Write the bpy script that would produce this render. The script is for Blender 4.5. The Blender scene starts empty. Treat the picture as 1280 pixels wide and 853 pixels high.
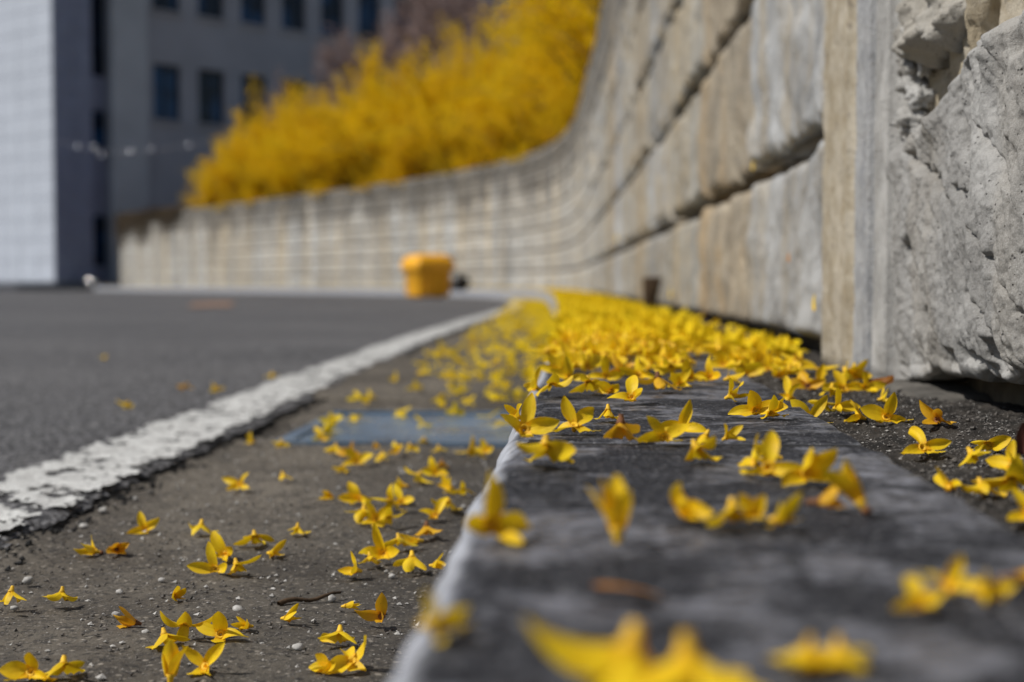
import bpy, math, random
import numpy as np
from mathutils import Vector, Matrix

scene = bpy.context.scene
R = math.radians
C = scene.collection
rng = np.random.default_rng(7)
random.seed(7)

# ------------------------------------------------------------------ camera
CAM_Z = 0.075                       # kerb top is z = 0
F_PX = 1280 * 50 / 36.0
YAW, PITCH = math.atan(94 / F_PX), math.atan(71.5 / F_PX)
cam_d = bpy.data.cameras.new('camera')
cam_d.lens, cam_d.sensor_width = 50, 36
cam_d.clip_start, cam_d.clip_end = 0.01, 2000
cam_d.dof.use_dof = True
cam_d.dof.focus_distance = 0.79
cam_d.dof.aperture_fstop = 6.6
cam_d.dof.aperture_blades = 7
cam = bpy.data.objects.new('camera', cam_d)
cam.location = (0, 0, CAM_Z)
cam.rotation_euler = (math.pi / 2 - PITCH, 0, YAW)
C.objects.link(cam)
scene.camera = cam

# ------------------------------------------------------------------ sky, sun, exposure
SUN_EL = R(48)
SUN_DIR = Vector((-0.95, -0.30, 0)).normalized()            # towards the sun, on the ground
to_sun = Vector((SUN_DIR.x * math.cos(SUN_EL), SUN_DIR.y * math.cos(SUN_EL), math.sin(SUN_EL)))
world = bpy.data.worlds.new('World')
scene.world = world
world.use_nodes = True
wn = world.node_tree
sky = wn.nodes.new('ShaderNodeTexSky')
sky.sky_type = 'NISHITA'
sky.sun_disc = False
sky.sun_elevation = SUN_EL
sky.sun_rotation = math.atan2(SUN_DIR.x, SUN_DIR.y)
bg = wn.nodes['Background']
bg.inputs['Strength'].default_value = 0.052
wn.links.new(sky.outputs[0], bg.inputs[0])
sun_d = bpy.data.lights.new('sun', 'SUN')
sun_d.energy = 3.7
sun_d.angle = R(0.55)
sun_d.color = (1.0, 0.965, 0.91)
sun = bpy.data.objects.new('sun', sun_d)
sun.rotation_euler = to_sun.to_track_quat('Z', 'Y').to_euler()
sun.location = (-20, 5, 30)
C.objects.link(sun)
scene.view_settings.view_transform = 'Standard'
scene.view_settings.look = 'None'
scene.view_settings.exposure = 0.15
scene.view_settings.gamma = 1.0
scene.view_settings.use_curve_mapping = False
scene.cycles.use_denoising = True
scene.cycles.max_bounces = 6
scene.cycles.sample_clamp_indirect = 6.0

# ------------------------------------------------------------------ pixel helper (photo pixels, 1280 wide)
_rot = Matrix.Rotation(YAW, 3, 'Z') @ Matrix.Rotation(math.pi / 2 - PITCH, 3, 'X')
def ray(px, py):
    return (_rot @ Vector(((px - 640) / F_PX, -(py - 426.5) / F_PX, -1))).normalized()
def on_z(px, py, z):
    d = ray(px, py)
    t = (z - CAM_Z) / d.z
    return Vector((d.x * t, d.y * t, z))
def at_y(px, py, y):
    d = ray(px, py)
    return Vector((d.x / d.y * y, y, CAM_Z + d.z / d.y * y))

# ------------------------------------------------------------------ numpy noise
def _hash(ix, iy, iz, seed):
    h = (ix.astype(np.int64) * 374761393 + iy.astype(np.int64) * 668265263 + iz.astype(np.int64) * 2147483647 + seed * 974634777) & 0xffffffff
    h = ((h ^ (h >> 13)) * 1274126177) & 0xffffffff
    h = ((h ^ (h >> 16)) * 2246822519) & 0xffffffff
    return ((h ^ (h >> 15)) & 0xffff) / 32767.5 - 1.0
def vnoise(x, y, z=0.0, seed=0):
    x, y, z = np.broadcast_arrays(np.asarray(x, float), np.asarray(y, float), np.asarray(z, float))
    ix, iy, iz = np.floor(x), np.floor(y), np.floor(z)
    fx, fy, fz = x - ix, y - iy, z - iz
    ux, uy, uz = (f * f * f * (f * (f * 6 - 15) + 10) for f in (fx, fy, fz))
    r = 0
    for dx in (0, 1):
        for dy in (0, 1):
            for dz in (0, 1):
                w = (ux if dx else 1 - ux) * (uy if dy else 1 - uy) * (uz if dz else 1 - uz)
                r = r + w * _hash(ix + dx, iy + dy, iz + dz, seed)
    return r
def fbm(x, y, z=0.0, seed=0, octv=4, gain=0.5):
    r, a, f = 0, 1.0, 1.0
    for o in range(octv):
        r = r + a * vnoise(np.asarray(x) * f + 17.3 * o, np.asarray(y) * f - 9.1 * o, np.asarray(z) * f, seed + o)
        a *= gain
        f *= 2.03
    return r
def sstep(a, b, x):
    t = np.clip((np.asarray(x) - a) / (b - a), 0, 1)
    return t * t * (3 - 2 * t)

# ------------------------------------------------------------------ mesh helpers
def mesh_np(name, verts, faces, smooth=True, uv=None):
    """verts (n,3); faces (m,3) or (m,4) array"""
    verts = np.asarray(verts, np.float32)
    faces = np.asarray(faces, np.int32)
    m = bpy.data.meshes.new(name)
    k = faces.shape[1]
    m.vertices.add(len(verts))
    m.vertices.foreach_set('co', verts.ravel())
    m.loops.add(faces.size)
    m.loops.foreach_set('vertex_index', faces.ravel())
    m.polygons.add(len(faces))
    m.polygons.foreach_set('loop_start', np.arange(0, faces.size, k, dtype=np.int32))
    m.polygons.foreach_set('loop_total', np.full(len(faces), k, np.int32))
    m.polygons.foreach_set('use_smooth', np.full(len(faces), smooth, bool))
    if uv is not None:
        l = m.uv_layers.new(name='UVMap')
        l.data.foreach_set('uv', np.asarray(uv, np.float32)[faces.ravel()].ravel())
    m.update(calc_edges=True)
    m.validate()
    return m
def mesh_py(name, verts, faces, smooth=False):
    m = bpy.data.meshes.new(name)
    m.from_pydata([tuple(v) for v in verts], [], faces)
    if smooth:
        for p in m.polygons:
            p.use_smooth = True
    m.update()
    return m
def grid_faces(nu, nv, off=0):
    """verts laid out [nu][nv]"""
    i, j = np.meshgrid(np.arange(nu - 1), np.arange(nv - 1), indexing='ij')
    a = (i * nv + j).ravel() + off
    return np.stack([a, a + nv, a + nv + 1, a + 1], 1)
def link(name, mesh, material=None, parent=None, loc=None, rotz=None):
    o = bpy.data.objects.new(name, mesh)
    if material is not None and not mesh.materials:
        mesh.materials.append(material)
    C.objects.link(o)
    if parent is not None:
        o.parent = parent
    if loc is not None:
        o.location = loc
    if rotz is not None:
        o.rotation_euler = (0, 0, rotz)
    return o
def tag(o, label, cat, group=None):
    o['label'], o['category'] = label, cat
    if group:
        o['group'] = group
    return o
def structure(o):
    o['kind'] = 'structure'
    return o
def thing(name, label, cat, loc=(0, 0, 0), rotz=0, group=None):
    o = bpy.data.objects.new(name, None)
    o.empty_display_size = 0.05
    C.objects.link(o)
    o.location = loc
    o.rotation_euler = (0, 0, rotz)
    return tag(o, label, cat, group)
def box_mesh(name, x0, x1, y0, y1, z0, z1):
    v = [(x, y, z) for x in (x0, x1) for y in (y0, y1) for z in (z0, z1)]
    f = [(0, 1, 3, 2), (4, 6, 7, 5), (0, 4, 5, 1), (2, 3, 7, 6), (0, 2, 6, 4), (1, 5, 7, 3)]
    return mesh_py(name, v, f)
def tube_arrays(pts, rad, n=5):
    pts = np.asarray(pts, float)
    rad = np.broadcast_to(np.asarray(rad, float), (len(pts),))
    t = np.gradient(pts, axis=0)
    t /= np.linalg.norm(t, axis=1)[:, None] + 1e-9
    ref = np.where(np.abs(t[:, 2:3]) > 0.9, np.array([[1.0, 0, 0]]), np.array([[0, 0, 1.0]]))
    a = np.cross(t, ref)
    a /= np.linalg.norm(a, axis=1)[:, None]
    b = np.cross(t, a)
    ang = np.linspace(0, 2 * math.pi, n, endpoint=False)
    v = pts[:, None] + rad[:, None, None] * (np.cos(ang)[None, :, None] * a[:, None] + np.sin(ang)[None, :, None] * b[:, None])
    f = []
    for i in range(len(pts) - 1):
        for j in range(n):
            k = (j + 1) % n
            f.append((i * n + j, i * n + k, (i + 1) * n + k, (i + 1) * n + j))
    return v.reshape(-1, 3), np.array(f)
def join_arrays(parts):
    vs, fs, off = [], [], 0
    for v, f in parts:
        vs.append(v)
        fs.append(np.asarray(f) + off)
        off += len(v)
    return np.concatenate(vs), np.concatenate(fs)

# ------------------------------------------------------------------ materials
class NT:
    def __init__(s, name):
        s.m = bpy.data.materials.new(name)
        s.m.use_nodes = True
        s.t = s.m.node_tree
        s.b = s.t.nodes['Principled BSDF']
        s.out = s.t.nodes['Material Output']
    def n(s, typ, **kw):
        nd = s.t.nodes.new('ShaderNode' + typ)
        for k, v in kw.items():
            setattr(nd, k, v)
        return nd
    def put(s, sock, val):
        if isinstance(val, bpy.types.NodeSocket):
            s.t.links.new(val, sock)
        elif isinstance(val, tuple) and len(val) == 3 and sock.type == 'RGBA':
            sock.default_value = (*val, 1)
        else:
            sock.default_value = val
    def pos(s, scale=(1, 1, 1), obj=False, rot=(0, 0, 0)):
        src = s.n('TexCoord').outputs['Object'] if obj else s.n('NewGeometry').outputs['Position']
        mp = s.n('Mapping')
        s.put(mp.inputs['Vector'], src)
        mp.inputs['Scale'].default_value = scale
        mp.inputs['Rotation'].default_value = rot
        return mp.outputs[0]
    def noise(s, vec, scale, detail=4, rough=0.55, dist=0.0):
        nd = s.n('TexNoise')
        s.put(nd.inputs['Vector'], vec)
        nd.inputs['Scale'].default_value = scale
        nd.inputs['Detail'].default_value = detail
        nd.inputs['Roughness'].default_value = rough
        nd.inputs['Distortion'].default_value = dist
        return nd.outputs[0]
    def voro(s, vec, scale, feature='F1'):
        nd = s.n('TexVoronoi', feature=feature)
        s.put(nd.inputs['Vector'], vec)
        nd.inputs['Scale'].default_value = scale
        return nd
    def ramp(s, fac, a, b, ca=0.0, cb=1.0):
        nd = s.n('MapRange', interpolation_type='SMOOTHSTEP')
        s.put(nd.inputs[0], fac)
        nd.inputs[1].default_value, nd.inputs[2].default_value = a, b
        nd.inputs[3].default_value, nd.inputs[4].default_value = ca, cb
        return nd.outputs[0]
    def mix(s, fac, a, b):
        nd = s.n('Mix', data_type='RGBA')
        s.put(nd.inputs[0], fac)
        s.put(nd.inputs[6], a)
        s.put(nd.inputs[7], b)
        return nd.outputs[2]
    def math(s, op, a, b=0.0):
        nd = s.n('Math', operation=op)
        s.put(nd.inputs[0], a)
        s.put(nd.inputs[1], b)
        return nd.outputs[0]
    def bump(s, h, strength=0.5, dist=0.001, prev=None):
        nd = s.n('Bump')
        s.put(nd.inputs['Height'], h)
        nd.inputs['Strength'].default_value = strength
        nd.inputs['Distance'].default_value = dist
        if prev is not None:
            s.put(nd.inputs['Normal'], prev)
        return nd.outputs[0]
    def fin(s, col, rough=0.8, normal=None, spec=0.4, metal=0.0):
        s.put(s.b.inputs['Base Color'], col)
        s.put(s.b.inputs['Roughness'], rough)
        s.b.inputs['Specular IOR Level'].default_value = spec
        s.b.inputs['Metallic'].default_value = metal
        if normal is not None:
            s.put(s.b.inputs['Normal'], normal)
        return s.m

def mat_plain(name, col, rough=0.7, var=0.15, scale=6.0, spec=0.4, metal=0.0):
    k = NT(name)
    p = k.pos()
    n = k.noise(p, scale, 5)
    dark = tuple(c * (1 - var) for c in col)
    lite = tuple(min(1, c * (1 + var)) for c in col)
    return k.fin(k.mix(k.ramp(n, 0.3, 0.7), dark, lite), rough, k.bump(k.noise(p, scale * 12, 3), 0.2, 0.004), spec, metal)

def mat_wall(tan_amt=0.8, drip_shade_amt=0.85, name='weathered_wall_stone'):
    k = NT(name)
    p = k.pos()
    ps = k.pos((1, 1, 0.045))                                   # runs down the wall
    base = k.mix(k.ramp(k.noise(p, 9, 5), 0.35, 0.65), (0.26, 0.255, 0.245), (0.50, 0.49, 0.47))
    tan = k.ramp(k.noise(ps, 4.0, 4, 0.65), 0.47, 0.60)
    base = k.mix(k.math('MULTIPLY', tan, tan_amt), base, (0.44, 0.345, 0.21))
    grey = k.ramp(k.noise(ps, 7.5, 3, 0.6), 0.56, 0.68)
    base = k.mix(k.math('MULTIPLY', grey, 0.7), base, (0.15, 0.14, 0.125))
    rnd = k.n('ObjectInfo').outputs['Random']
    base = k.mix(k.ramp(rnd, 0.2, 1.0, 0.0, 0.38), base, (0.25, 0.22, 0.175))
    mul = k.n('Mix', data_type='RGBA', blend_type='MULTIPLY')
    mul.inputs[0].default_value = 1.0
    k.put(mul.inputs[6], base)
    k.put(mul.inputs[7], k.n('ObjectInfo').outputs['Color'])
    base = mul.outputs[2]
    # drip stains from the top edge, also painted in as shade under the hedge
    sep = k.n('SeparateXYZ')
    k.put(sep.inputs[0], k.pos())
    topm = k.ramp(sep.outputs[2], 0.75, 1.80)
    drip_shade = k.ramp(k.math('ADD', k.noise(k.pos((1, 1, 0.10)), 2.6, 5, 0.7), k.math('MULTIPLY', topm, 0.36)), 0.60, 0.78)
    base = k.mix(k.math('MULTIPLY', drip_shade, drip_shade_amt), base, (0.075, 0.064, 0.05))
    # lichen / grime blotches
    gr = k.ramp(k.noise(p, 26, 5, 0.65), 0.55, 0.72)
    base = k.mix(k.math('MULTIPLY', gr, 0.45), base, (0.16, 0.15, 0.135))
    pits = k.voro(p, 260).outputs['Distance']
    pm = k.math('MULTIPLY', k.ramp(pits, 0.05, 0.30, 1, 0), k.ramp(k.noise(p, 60, 3), 0.44, 0.56))
    pm = k.math('MULTIPLY', pm, k.ramp(k.noise(p, 170, 2), 0.40, 0.62))
    base = k.mix(k.math('MULTIPLY', pm, 0.8), base, (0.06, 0.055, 0.05))
    fine = k.noise(p, 900, 3, 0.7)
    base = k.mix(k.ramp(fine, 0.35, 0.75, 0, 0.22), base, (0.75, 0.75, 0.73))
    nb = k.bump(k.noise(p, 150, 6, 0.66), 0.7, 0.0022)
    nb = k.bump(k.noise(p, 620, 4, 0.7), 0.8, 0.0010, nb)
    nb = k.bump(k.math('MULTIPLY', pm, -1), 0.9, 0.0018, nb)
    return k.fin(base, 0.88, nb, 0.25)

def mat_rib(tanmix):
    k = NT('rib_concrete')
    p = k.pos()
    ps = k.pos((1, 1, 0.06))
    a, b = ((0.34, 0.285, 0.20), (0.48, 0.43, 0.345)) if tanmix else ((0.27, 0.275, 0.285), (0.40, 0.40, 0.40))
    base = k.mix(k.ramp(k.math('ADD', k.math('MULTIPLY', k.noise(ps, 14, 3), 0.4), k.math('MULTIPLY', k.noise(p, 45, 6, 0.7), 0.6)), 0.40, 0.60), a, b)
    base = k.mix(k.math('MULTIPLY', k.ramp(k.noise(p, 75, 5, 0.7), 0.56, 0.68), 0.6), base, (0.15, 0.13, 0.11))
    nb = k.bump(k.noise(p, 180, 6, 0.7), 0.9, 0.003)
    return k.fin(base, 0.85, nb, 0.25)

def mat_kerb():
    k = NT('worn_grey_granite')
    p = k.pos()
    info = k.n('ObjectInfo').outputs['Random']
    base = k.mix(k.ramp(k.noise(p, 95, 8, 0.8), 0.38, 0.64), (0.016, 0.016, 0.020), (0.22, 0.226, 0.262))
    sep = k.n('SeparateXYZ')
    k.put(sep.inputs[0], k.n('NewGeometry').outputs['Normal'])
    # dark organic stains
    st = k.ramp(k.noise(p, 13, 6, 0.70, 0.25), 0.40, 0.53)
    base = k.mix(k.math('MULTIPLY', st, 0.85), base, (0.010, 0.0105, 0.013))
    st2 = k.ramp(k.noise(p, 210, 4, 0.75), 0.52, 0.62)
    base = k.mix(k.math('MULTIPLY', st2, 0.65), base, (0.022, 0.022, 0.023))
    lite = k.ramp(k.noise(p, 420, 4, 0.75), 0.56, 0.66)
    base = k.mix(k.math('MULTIPLY', lite, 0.6), base, (0.42, 0.42, 0.44))
    # sky sheen painted into rounded edge and side faces, paler and bluer
    edge = k.ramp(sep.outputs[2], 0.97, 0.75)
    base = k.mix(k.math('MULTIPLY', edge, 0.88), base, k.mix(k.ramp(k.noise(p, 110, 4, 0.7), 0.42, 0.68), (0.44, 0.455, 0.50), (0.26, 0.265, 0.285)))
    nb = k.bump(k.noise(p, 240, 5, 0.7), 0.55, 0.0007)
    nb = k.bump(k.noise(p, 800, 3, 0.7), 0.5, 0.0004, nb)
    rough = k.math('ADD', k.ramp(k.noise(p, 40, 4), 0.35, 0.65, 0.38, 0.55), k.math('MULTIPLY', st, 0.28))
    m = k.fin(base, rough, nb, 0.35)
    k.put(k.b.inputs['Specular IOR Level'], k.ramp(st, 0.0, 1.0, 0.42, 0.10))
    return m

def mat_gutter():
    k = NT('dirty_gutter_concrete')
    p = k.pos()
    base = k.mix(k.ramp(k.noise(p, 5, 5, 0.6), 0.35, 0.65), (0.086, 0.073, 0.058), (0.168, 0.146, 0.116))
    # silt that settled along the kerb
    sep = k.n('SeparateXYZ')
    k.put(sep.inputs[0], p)
    silt = k.ramp(k.math('ADD', sep.outputs[0], k.math('MULTIPLY', k.noise(p, 7, 4), 0.16)), -0.20, 0.0)
    base = k.mix(k.math('MULTIPLY', silt, 0.72), base, (0.035, 0.031, 0.027))
    bl = k.ramp(k.noise(p, 38, 5, 0.7), 0.48, 0.66)
    base = k.mix(k.math('MULTIPLY', bl, 0.55), base, (0.05, 0.044, 0.038))
    ag = k.voro(p, 210)
    agm = k.ramp(ag.outputs['Distance'], 0.45, 0.2)
    sepc = k.n('SeparateColor')
    k.put(sepc.inputs[0], ag.outputs['Color'])
    base = k.mix(k.math('MULTIPLY', agm, k.ramp(sepc.outputs[0], 0.6, 0.85, 0, 0.75)), base, (0.34, 0.30, 0.25))
    base = k.mix(k.math('MULTIPLY', agm, k.ramp(sepc.outputs[1], 0.55, 0.8, 0, 0.8)), base, (0.03, 0.027, 0.024))
    dk = k.ramp(k.noise(p, 190, 4, 0.7), 0.51, 0.62)
    base = k.mix(k.math('MULTIPLY', dk, 0.75), base, (0.030, 0.027, 0.025))
    lt = k.ramp(k.noise(p, 420, 2, 0.6), 0.62, 0.70)
    base = k.mix(k.math('MULTIPLY', lt, 0.5), base, (0.42, 0.39, 0.35))
    nb = k.bump(k.noise(p, 140, 6, 0.7), 0.8, 0.003)
    nb = k.bump(k.noise(p, 520, 3, 0.7), 0.7, 0.001, nb)
    return k.fin(base, 0.82, nb, 0.3)

def mat_asphalt():
    k = NT('asphalt')
    p = k.pos()
    v = k.voro(p, 150)
    base = k.mix(k.ramp(v.outputs['Distance'], 0.25, 0.62), (0.18, 0.177, 0.183), (0.040, 0.039, 0.041))
    base = k.mix(k.ramp(k.noise(p, 90, 3), 0.55, 0.7, 0, 0.6), base, (0.27, 0.265, 0.26))
    base = k.mix(k.ramp(k.noise(p, 55, 4, 0.7), 0.52, 0.66, 0, 0.75), base, (0.045, 0.044, 0.046))
    base = k.mix(k.ramp(k.noise(p, 0.9, 5), 0.35, 0.7, 0, 0.4), base, (0.17, 0.165, 0.165))
    nb = k.bump(k.math('MULTIPLY', v.outputs['Distance'], -1), 0.9, 0.004)
    return k.fin(base, 0.80, nb, 0.35)

def mat_asphalt_edge():
    k = NT('broken_asphalt')
    p = k.pos()
    base = k.mix(k.ramp(k.noise(p, 160, 4, 0.7), 0.45, 0.7), (0.012, 0.012, 0.012), (0.05, 0.049, 0.048))
    return k.fin(base, 0.8, k.bump(k.noise(p, 180, 5, 0.7), 1.0, 0.005), 0.3)

def mat_paint():
    k = NT('worn_road_paint')
    p = k.pos()
    base = k.mix(k.ramp(k.noise(p, 30, 5, 0.65), 0.35, 0.7), (0.62, 0.62, 0.60), (0.44, 0.435, 0.42))
    dk = k.ramp(k.noise(p, 200, 4, 0.72), 0.53, 0.63)
    base = k.mix(k.math('MULTIPLY', dk, 0.7), base, (0.13, 0.13, 0.13))
    return k.fin(base, 0.72, k.bump(k.noise(p, 260, 4, 0.7), 0.7, 0.002), 0.35)

def mat_soil():
    k = NT('gritty_soil')
    p = k.pos()
    base = k.mix(k.ramp(k.noise(p, 60, 5, 0.7), 0.38, 0.66), (0.014, 0.012, 0.010), (0.058, 0.050, 0.042))
    lt = k.ramp(k.noise(p, 700, 2, 0.6), 0.64, 0.70)
    base = k.mix(lt, base, (0.35, 0.33, 0.31))
    nb = k.bump(k.noise(p, 400, 5, 0.7), 1.0, 0.002)
    return k.fin(base, 0.85, nb, 0.3)

def mat_petal(name, c_mid, c_base, rough=0.5):
    k = NT(name)
    uv = k.n('TexCoord').outputs['UV']
    sep = k.n('SeparateXYZ')
    k.put(sep.inputs[0], uv)
    info = k.n('ObjectInfo').outputs['Random']
    p = k.pos()
    n1 = k.noise(p, 170, 3)
    light = tuple(min(1, c * 1.07) for c in c_mid)
    deep = (c_mid[0] * 0.95, c_mid[1] * 0.86, c_mid[2])
    base = k.mix(k.ramp(n1, 0.35, 0.65), deep, light)
    base = k.mix(k.math('MULTIPLY', info, 0.5), base, (c_mid[0] * 0.97, c_mid[1] * 0.88, c_mid[2]))
    # veins along the petal
    mp = k.n('Mapping')
    k.put(mp.inputs[0], uv)
    mp.inputs['Scale'].default_value = (11, 0.9, 1)
    vein = k.noise(mp.outputs[0], 1.6, 2)
    base = k.mix(k.ramp(vein, 0.55, 0.72, 0, 0.25), base, (c_mid[0] * 0.8, c_mid[1] * 0.62, 0.005))
    thr = k.ramp(k.math('ADD', sep.outputs[1], k.math('MULTIPLY', vein, 0.25)), 0.30, 0.10)
    base = k.mix(k.math('MULTIPLY', thr, 0.8), base, c_base)
    tip = k.math('MULTIPLY', k.ramp(sep.outputs[1], 0.965, 1.0), k.ramp(info, 0.55, 0.75))
    base = k.mix(k.math('MULTIPLY', tip, 0.7), base, (0.16, 0.055, 0.012))
    spot = k.ramp(k.noise(p, 480, 2), 0.72, 0.77)
    base = k.mix(k.math('MULTIPLY', spot, 0.7), base, (0.32, 0.13, 0.01))
    nb = k.bump(vein, 0.35, 0.0009)
    nb = k.bump(k.noise(p, 700, 3), 0.25, 0.0005, nb)
    m = k.fin(base, rough, nb, 0.35)
    tr = k.n('BsdfTranslucent')
    k.put(tr.inputs[0], base)
    mx = k.n('MixShader')
    mx.inputs[0].default_value = 0.30
    k.t.links.new(k.b.outputs[0], mx.inputs[1])
    k.t.links.new(tr.outputs[0], mx.inputs[2])
    k.t.links.new(mx.outputs[0], k.out.inputs[0])
    return m

def mat_leafy(name, a, b, scale=1.2, transl=0.3):
    k = NT(name)
    p = k.pos()
    base = k.mix(k.ramp(k.noise(p, scale, 3), 0.35, 0.65), a, b)
    base = k.mix(k.ramp(k.noise(p, scale * 9, 2), 0.4, 0.7, 0, 0.6), base, tuple(c * 0.8 for c in b))
    m = k.fin(base, 0.65, None, 0.2)
    tr = k.n('BsdfTranslucent')
    k.put(tr.inputs[0], base)
    mx = k.n('MixShader')
    mx.inputs[0].default_value = transl
    k.t.links.new(k.b.outputs[0], mx.inputs[1])
    k.t.links.new(tr.outputs[0], mx.inputs[2])
    k.t.links.new(mx.outputs[0], k.out.inputs[0])
    return m

M = dict(
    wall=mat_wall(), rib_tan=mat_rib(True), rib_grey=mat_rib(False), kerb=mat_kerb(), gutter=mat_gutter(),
    asphalt=mat_asphalt(), broken=mat_asphalt_edge(), paint=mat_paint(), soil=mat_soil(),
    petal=mat_petal('forsythia_petal', (0.93, 0.665, 0.012), (0.82, 0.42, 0.014)),
    petal_brown=mat_petal('withered_petal', (0.55, 0.24, 0.02), (0.25, 0.09, 0.015)),
    petal_fading=mat_petal('fading_petal', (0.80, 0.47, 0.016), (0.45, 0.17, 0.02)),
    throat=mat_plain('blossom_throat', (0.80, 0.48, 0.02), 0.6, 0.25, 300),
    calyx=mat_plain('dry_calyx', (0.20, 0.085, 0.035), 0.8, 0.4, 400),
    carpet=mat_leafy('fallen_petals', (0.90, 0.61, 0.010), (0.95, 0.70, 0.012), 40, 0.3),
    bush=mat_leafy('forsythia_bloom', (0.90, 0.61, 0.007), (0.95, 0.71, 0.011), 1.6, 0.4),
    stem=mat_plain('shrub_stem', (0.13, 0.09, 0.05), 0.9, 0.3, 20),
    bare=mat_plain('bare_twig', (0.30, 0.215, 0.19), 0.9, 0.3, 10),
    mortar=mat_plain('dark_mortar', (0.10, 0.08, 0.055), 0.95, 0.4, 40),
    footing=mat_plain('footing_concrete', (0.10, 0.092, 0.08), 0.9, 0.35, 60),
    ground=mat_plain('ground_dirt', (0.15, 0.14, 0.13), 0.95, 0.2, 2),
    litter=mat_plain('leaf_litter', (0.11, 0.08, 0.05), 0.95, 0.4, 4),
    steel=None, tile=mat_plain('white_tile', (0.50, 0.535, 0.60), 0.45, 0.05, 1.5),
    tile_gap=mat_plain('tile_joint', (0.44, 0.47, 0.53), 0.8, 0.1, 3),
    facade=mat_plain('grey_render', (0.43, 0.43, 0.455), 0.8, 0.08, 0.8),
    pilaster=mat_plain('pale_render', (0.52, 0.535, 0.55), 0.8, 0.08, 0.8),
    spandrel_shaded_tile=mat_plain('bluish_panel', (0.30, 0.32, 0.42), 0.5, 0.08, 2),
    frame=mat_plain('dark_frame', (0.05, 0.05, 0.055), 0.5, 0.1, 5),
    pavement=mat_plain('pavement_slab', (0.17, 0.175, 0.19), 0.85, 0.12, 3),
    binp=mat_plain('yellow_plastic', (0.90, 0.43, 0.012), 0.42, 0.06, 3, 0.5),
    bag=mat_plain('black_plastic', (0.012, 0.012, 0.013), 0.35, 0.2, 8, 0.5),
    wood=mat_plain('old_wood', (0.060, 0.036, 0.018), 0.9, 0.45, 90),
    leaf=mat_plain('dead_leaf', (0.085, 0.026, 0.016), 0.75, 0.45, 120),
    grit_w=mat_plain('pale_grit', (0.40, 0.385, 0.36), 0.7, 0.3, 200),
    grit_d=mat_plain('dark_grit', (0.10, 0.09, 0.08), 0.8, 0.5, 200),
    orange=mat_plain('orange_paint', (0.26, 0.155, 0.10), 0.8, 0.3, 9),
    chrome=mat_plain('bright_steel', (0.75, 0.75, 0.76), 0.16, 0.02, 5, 0.5, 1.0),
    cable=mat_plain('grey_cable', (0.16, 0.16, 0.18), 0.6, 0.1, 5),
)
def mat_steel():
    k = NT('blue_grey_steel')
    p = k.pos()
    base = k.mix(k.ramp(k.noise(p, 12, 5), 0.35, 0.65), (0.11, 0.17, 0.25), (0.18, 0.25, 0.34))
    rust = k.ramp(k.noise(p, 30, 4, 0.7), 0.62, 0.74)
    base = k.mix(k.math('MULTIPLY', rust, 0.6), base, (0.13, 0.10, 0.085))
    return k.fin(base, k.ramp(k.noise(p, 20, 4), 0.3, 0.7, 0.22, 0.42), k.bump(k.noise(p, 200, 4), 0.25, 0.0008), 0.5, 0.25)
M['steel'] = mat_steel()
M['rock'] = mat_wall(0.20, 0.35, 'grey_rock_face')
def mat_glass():
    k = NT('window_glass')
    p = k.pos()
    return k.fin(k.mix(k.ramp(k.noise(p, 0.8, 2), 0.45, 0.6), (0.010, 0.016, 0.03), (0.015, 0.075, 0.19)), 0.12, None, 0.4)  # blue patches painted in for sky reflected in the panes
M['glass'] = mat_glass()

# ------------------------------------------------------------------ the line of the wall, as an arc-length path
way = [(0.25, -1.6), (0.25, -0.6), (0.25, 1), (0.245, 2.5), (0.19, 5), (0.10, 8.4), (-0.03, 12), (-0.14, 14.6), (-0.42, 17.2), (-1.15, 19.8),
       (-2.95, 23.3), (-4.9, 26.2), (-7.1, 29.4), (-10.2, 33.8), (-12.3, 36.8), (-14.4, 39.8)]
def catmull(P, n=60):
    P = [np.array(p, float) for p in P]
    P = [2 * P[0] - P[1]] + P + [2 * P[-1] - P[-2]]
    out = []
    for i in range(1, len(P) - 2):
        for t in np.linspace(0, 1, n, endpoint=False):
            a, b, c, d = P[i - 1:i + 3]
            out.append(0.5 * ((2 * b) + (c - a) * t + (2 * a - 5 * b + 4 * c - d) * t * t + (3 * b - a - 3 * c + d) * t ** 3))
    out.append(P[-2])
    return np.array(out)
_pp = catmull(way)
_seg = np.linalg.norm(np.diff(_pp, axis=0), axis=1)
_ss = np.concatenate([[0], np.cumsum(_seg)])
_ss = _ss - np.interp(0.0, _pp[:200, 1], _ss[:200])             # s = y on the straight part
_tt = np.gradient(_pp, axis=0)
_tt /= np.linalg.norm(_tt, axis=1)[:, None]
S_MIN, S_MAX = _ss[0], _ss[-1]
S_WALL_END = float(np.interp(36.8, _pp[:, 1], _ss))
def P(s, off=0.0):
    s = np.asarray(s, float)
    x, y = np.interp(s, _ss, _pp[:, 0]), np.interp(s, _ss, _pp[:, 1])
    tx, ty = np.interp(s, _ss, _tt[:, 0]), np.interp(s, _ss, _tt[:, 1])
    return x + off * ty, y - off * tx
def heading(s):
    return math.atan2(-float(np.interp(s, _ss, _tt[:, 0])), float(np.interp(s, _ss, _tt[:, 1])))   # turn to the left of +Y
KR, KL, GE = -0.117, -0.294, -0.655          # kerb right edge, kerb left edge, asphalt edge
Z_G, Z_R = -0.115, -0.106
def edge_drift(s):
    """how far the asphalt edge wanders from a constant distance to the wall"""
    return np.interp(s, [0, 1.2, 2.1, 3.0, 4.3, 6.0, 7.7, 9.2, 10.7, 12.5, 16, 22], [0, -0.012, -0.036, -0.048, -0.048, -0.02, 0.025, 0.085, 0.14, 0.15, 0.10, 0.08])

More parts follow.
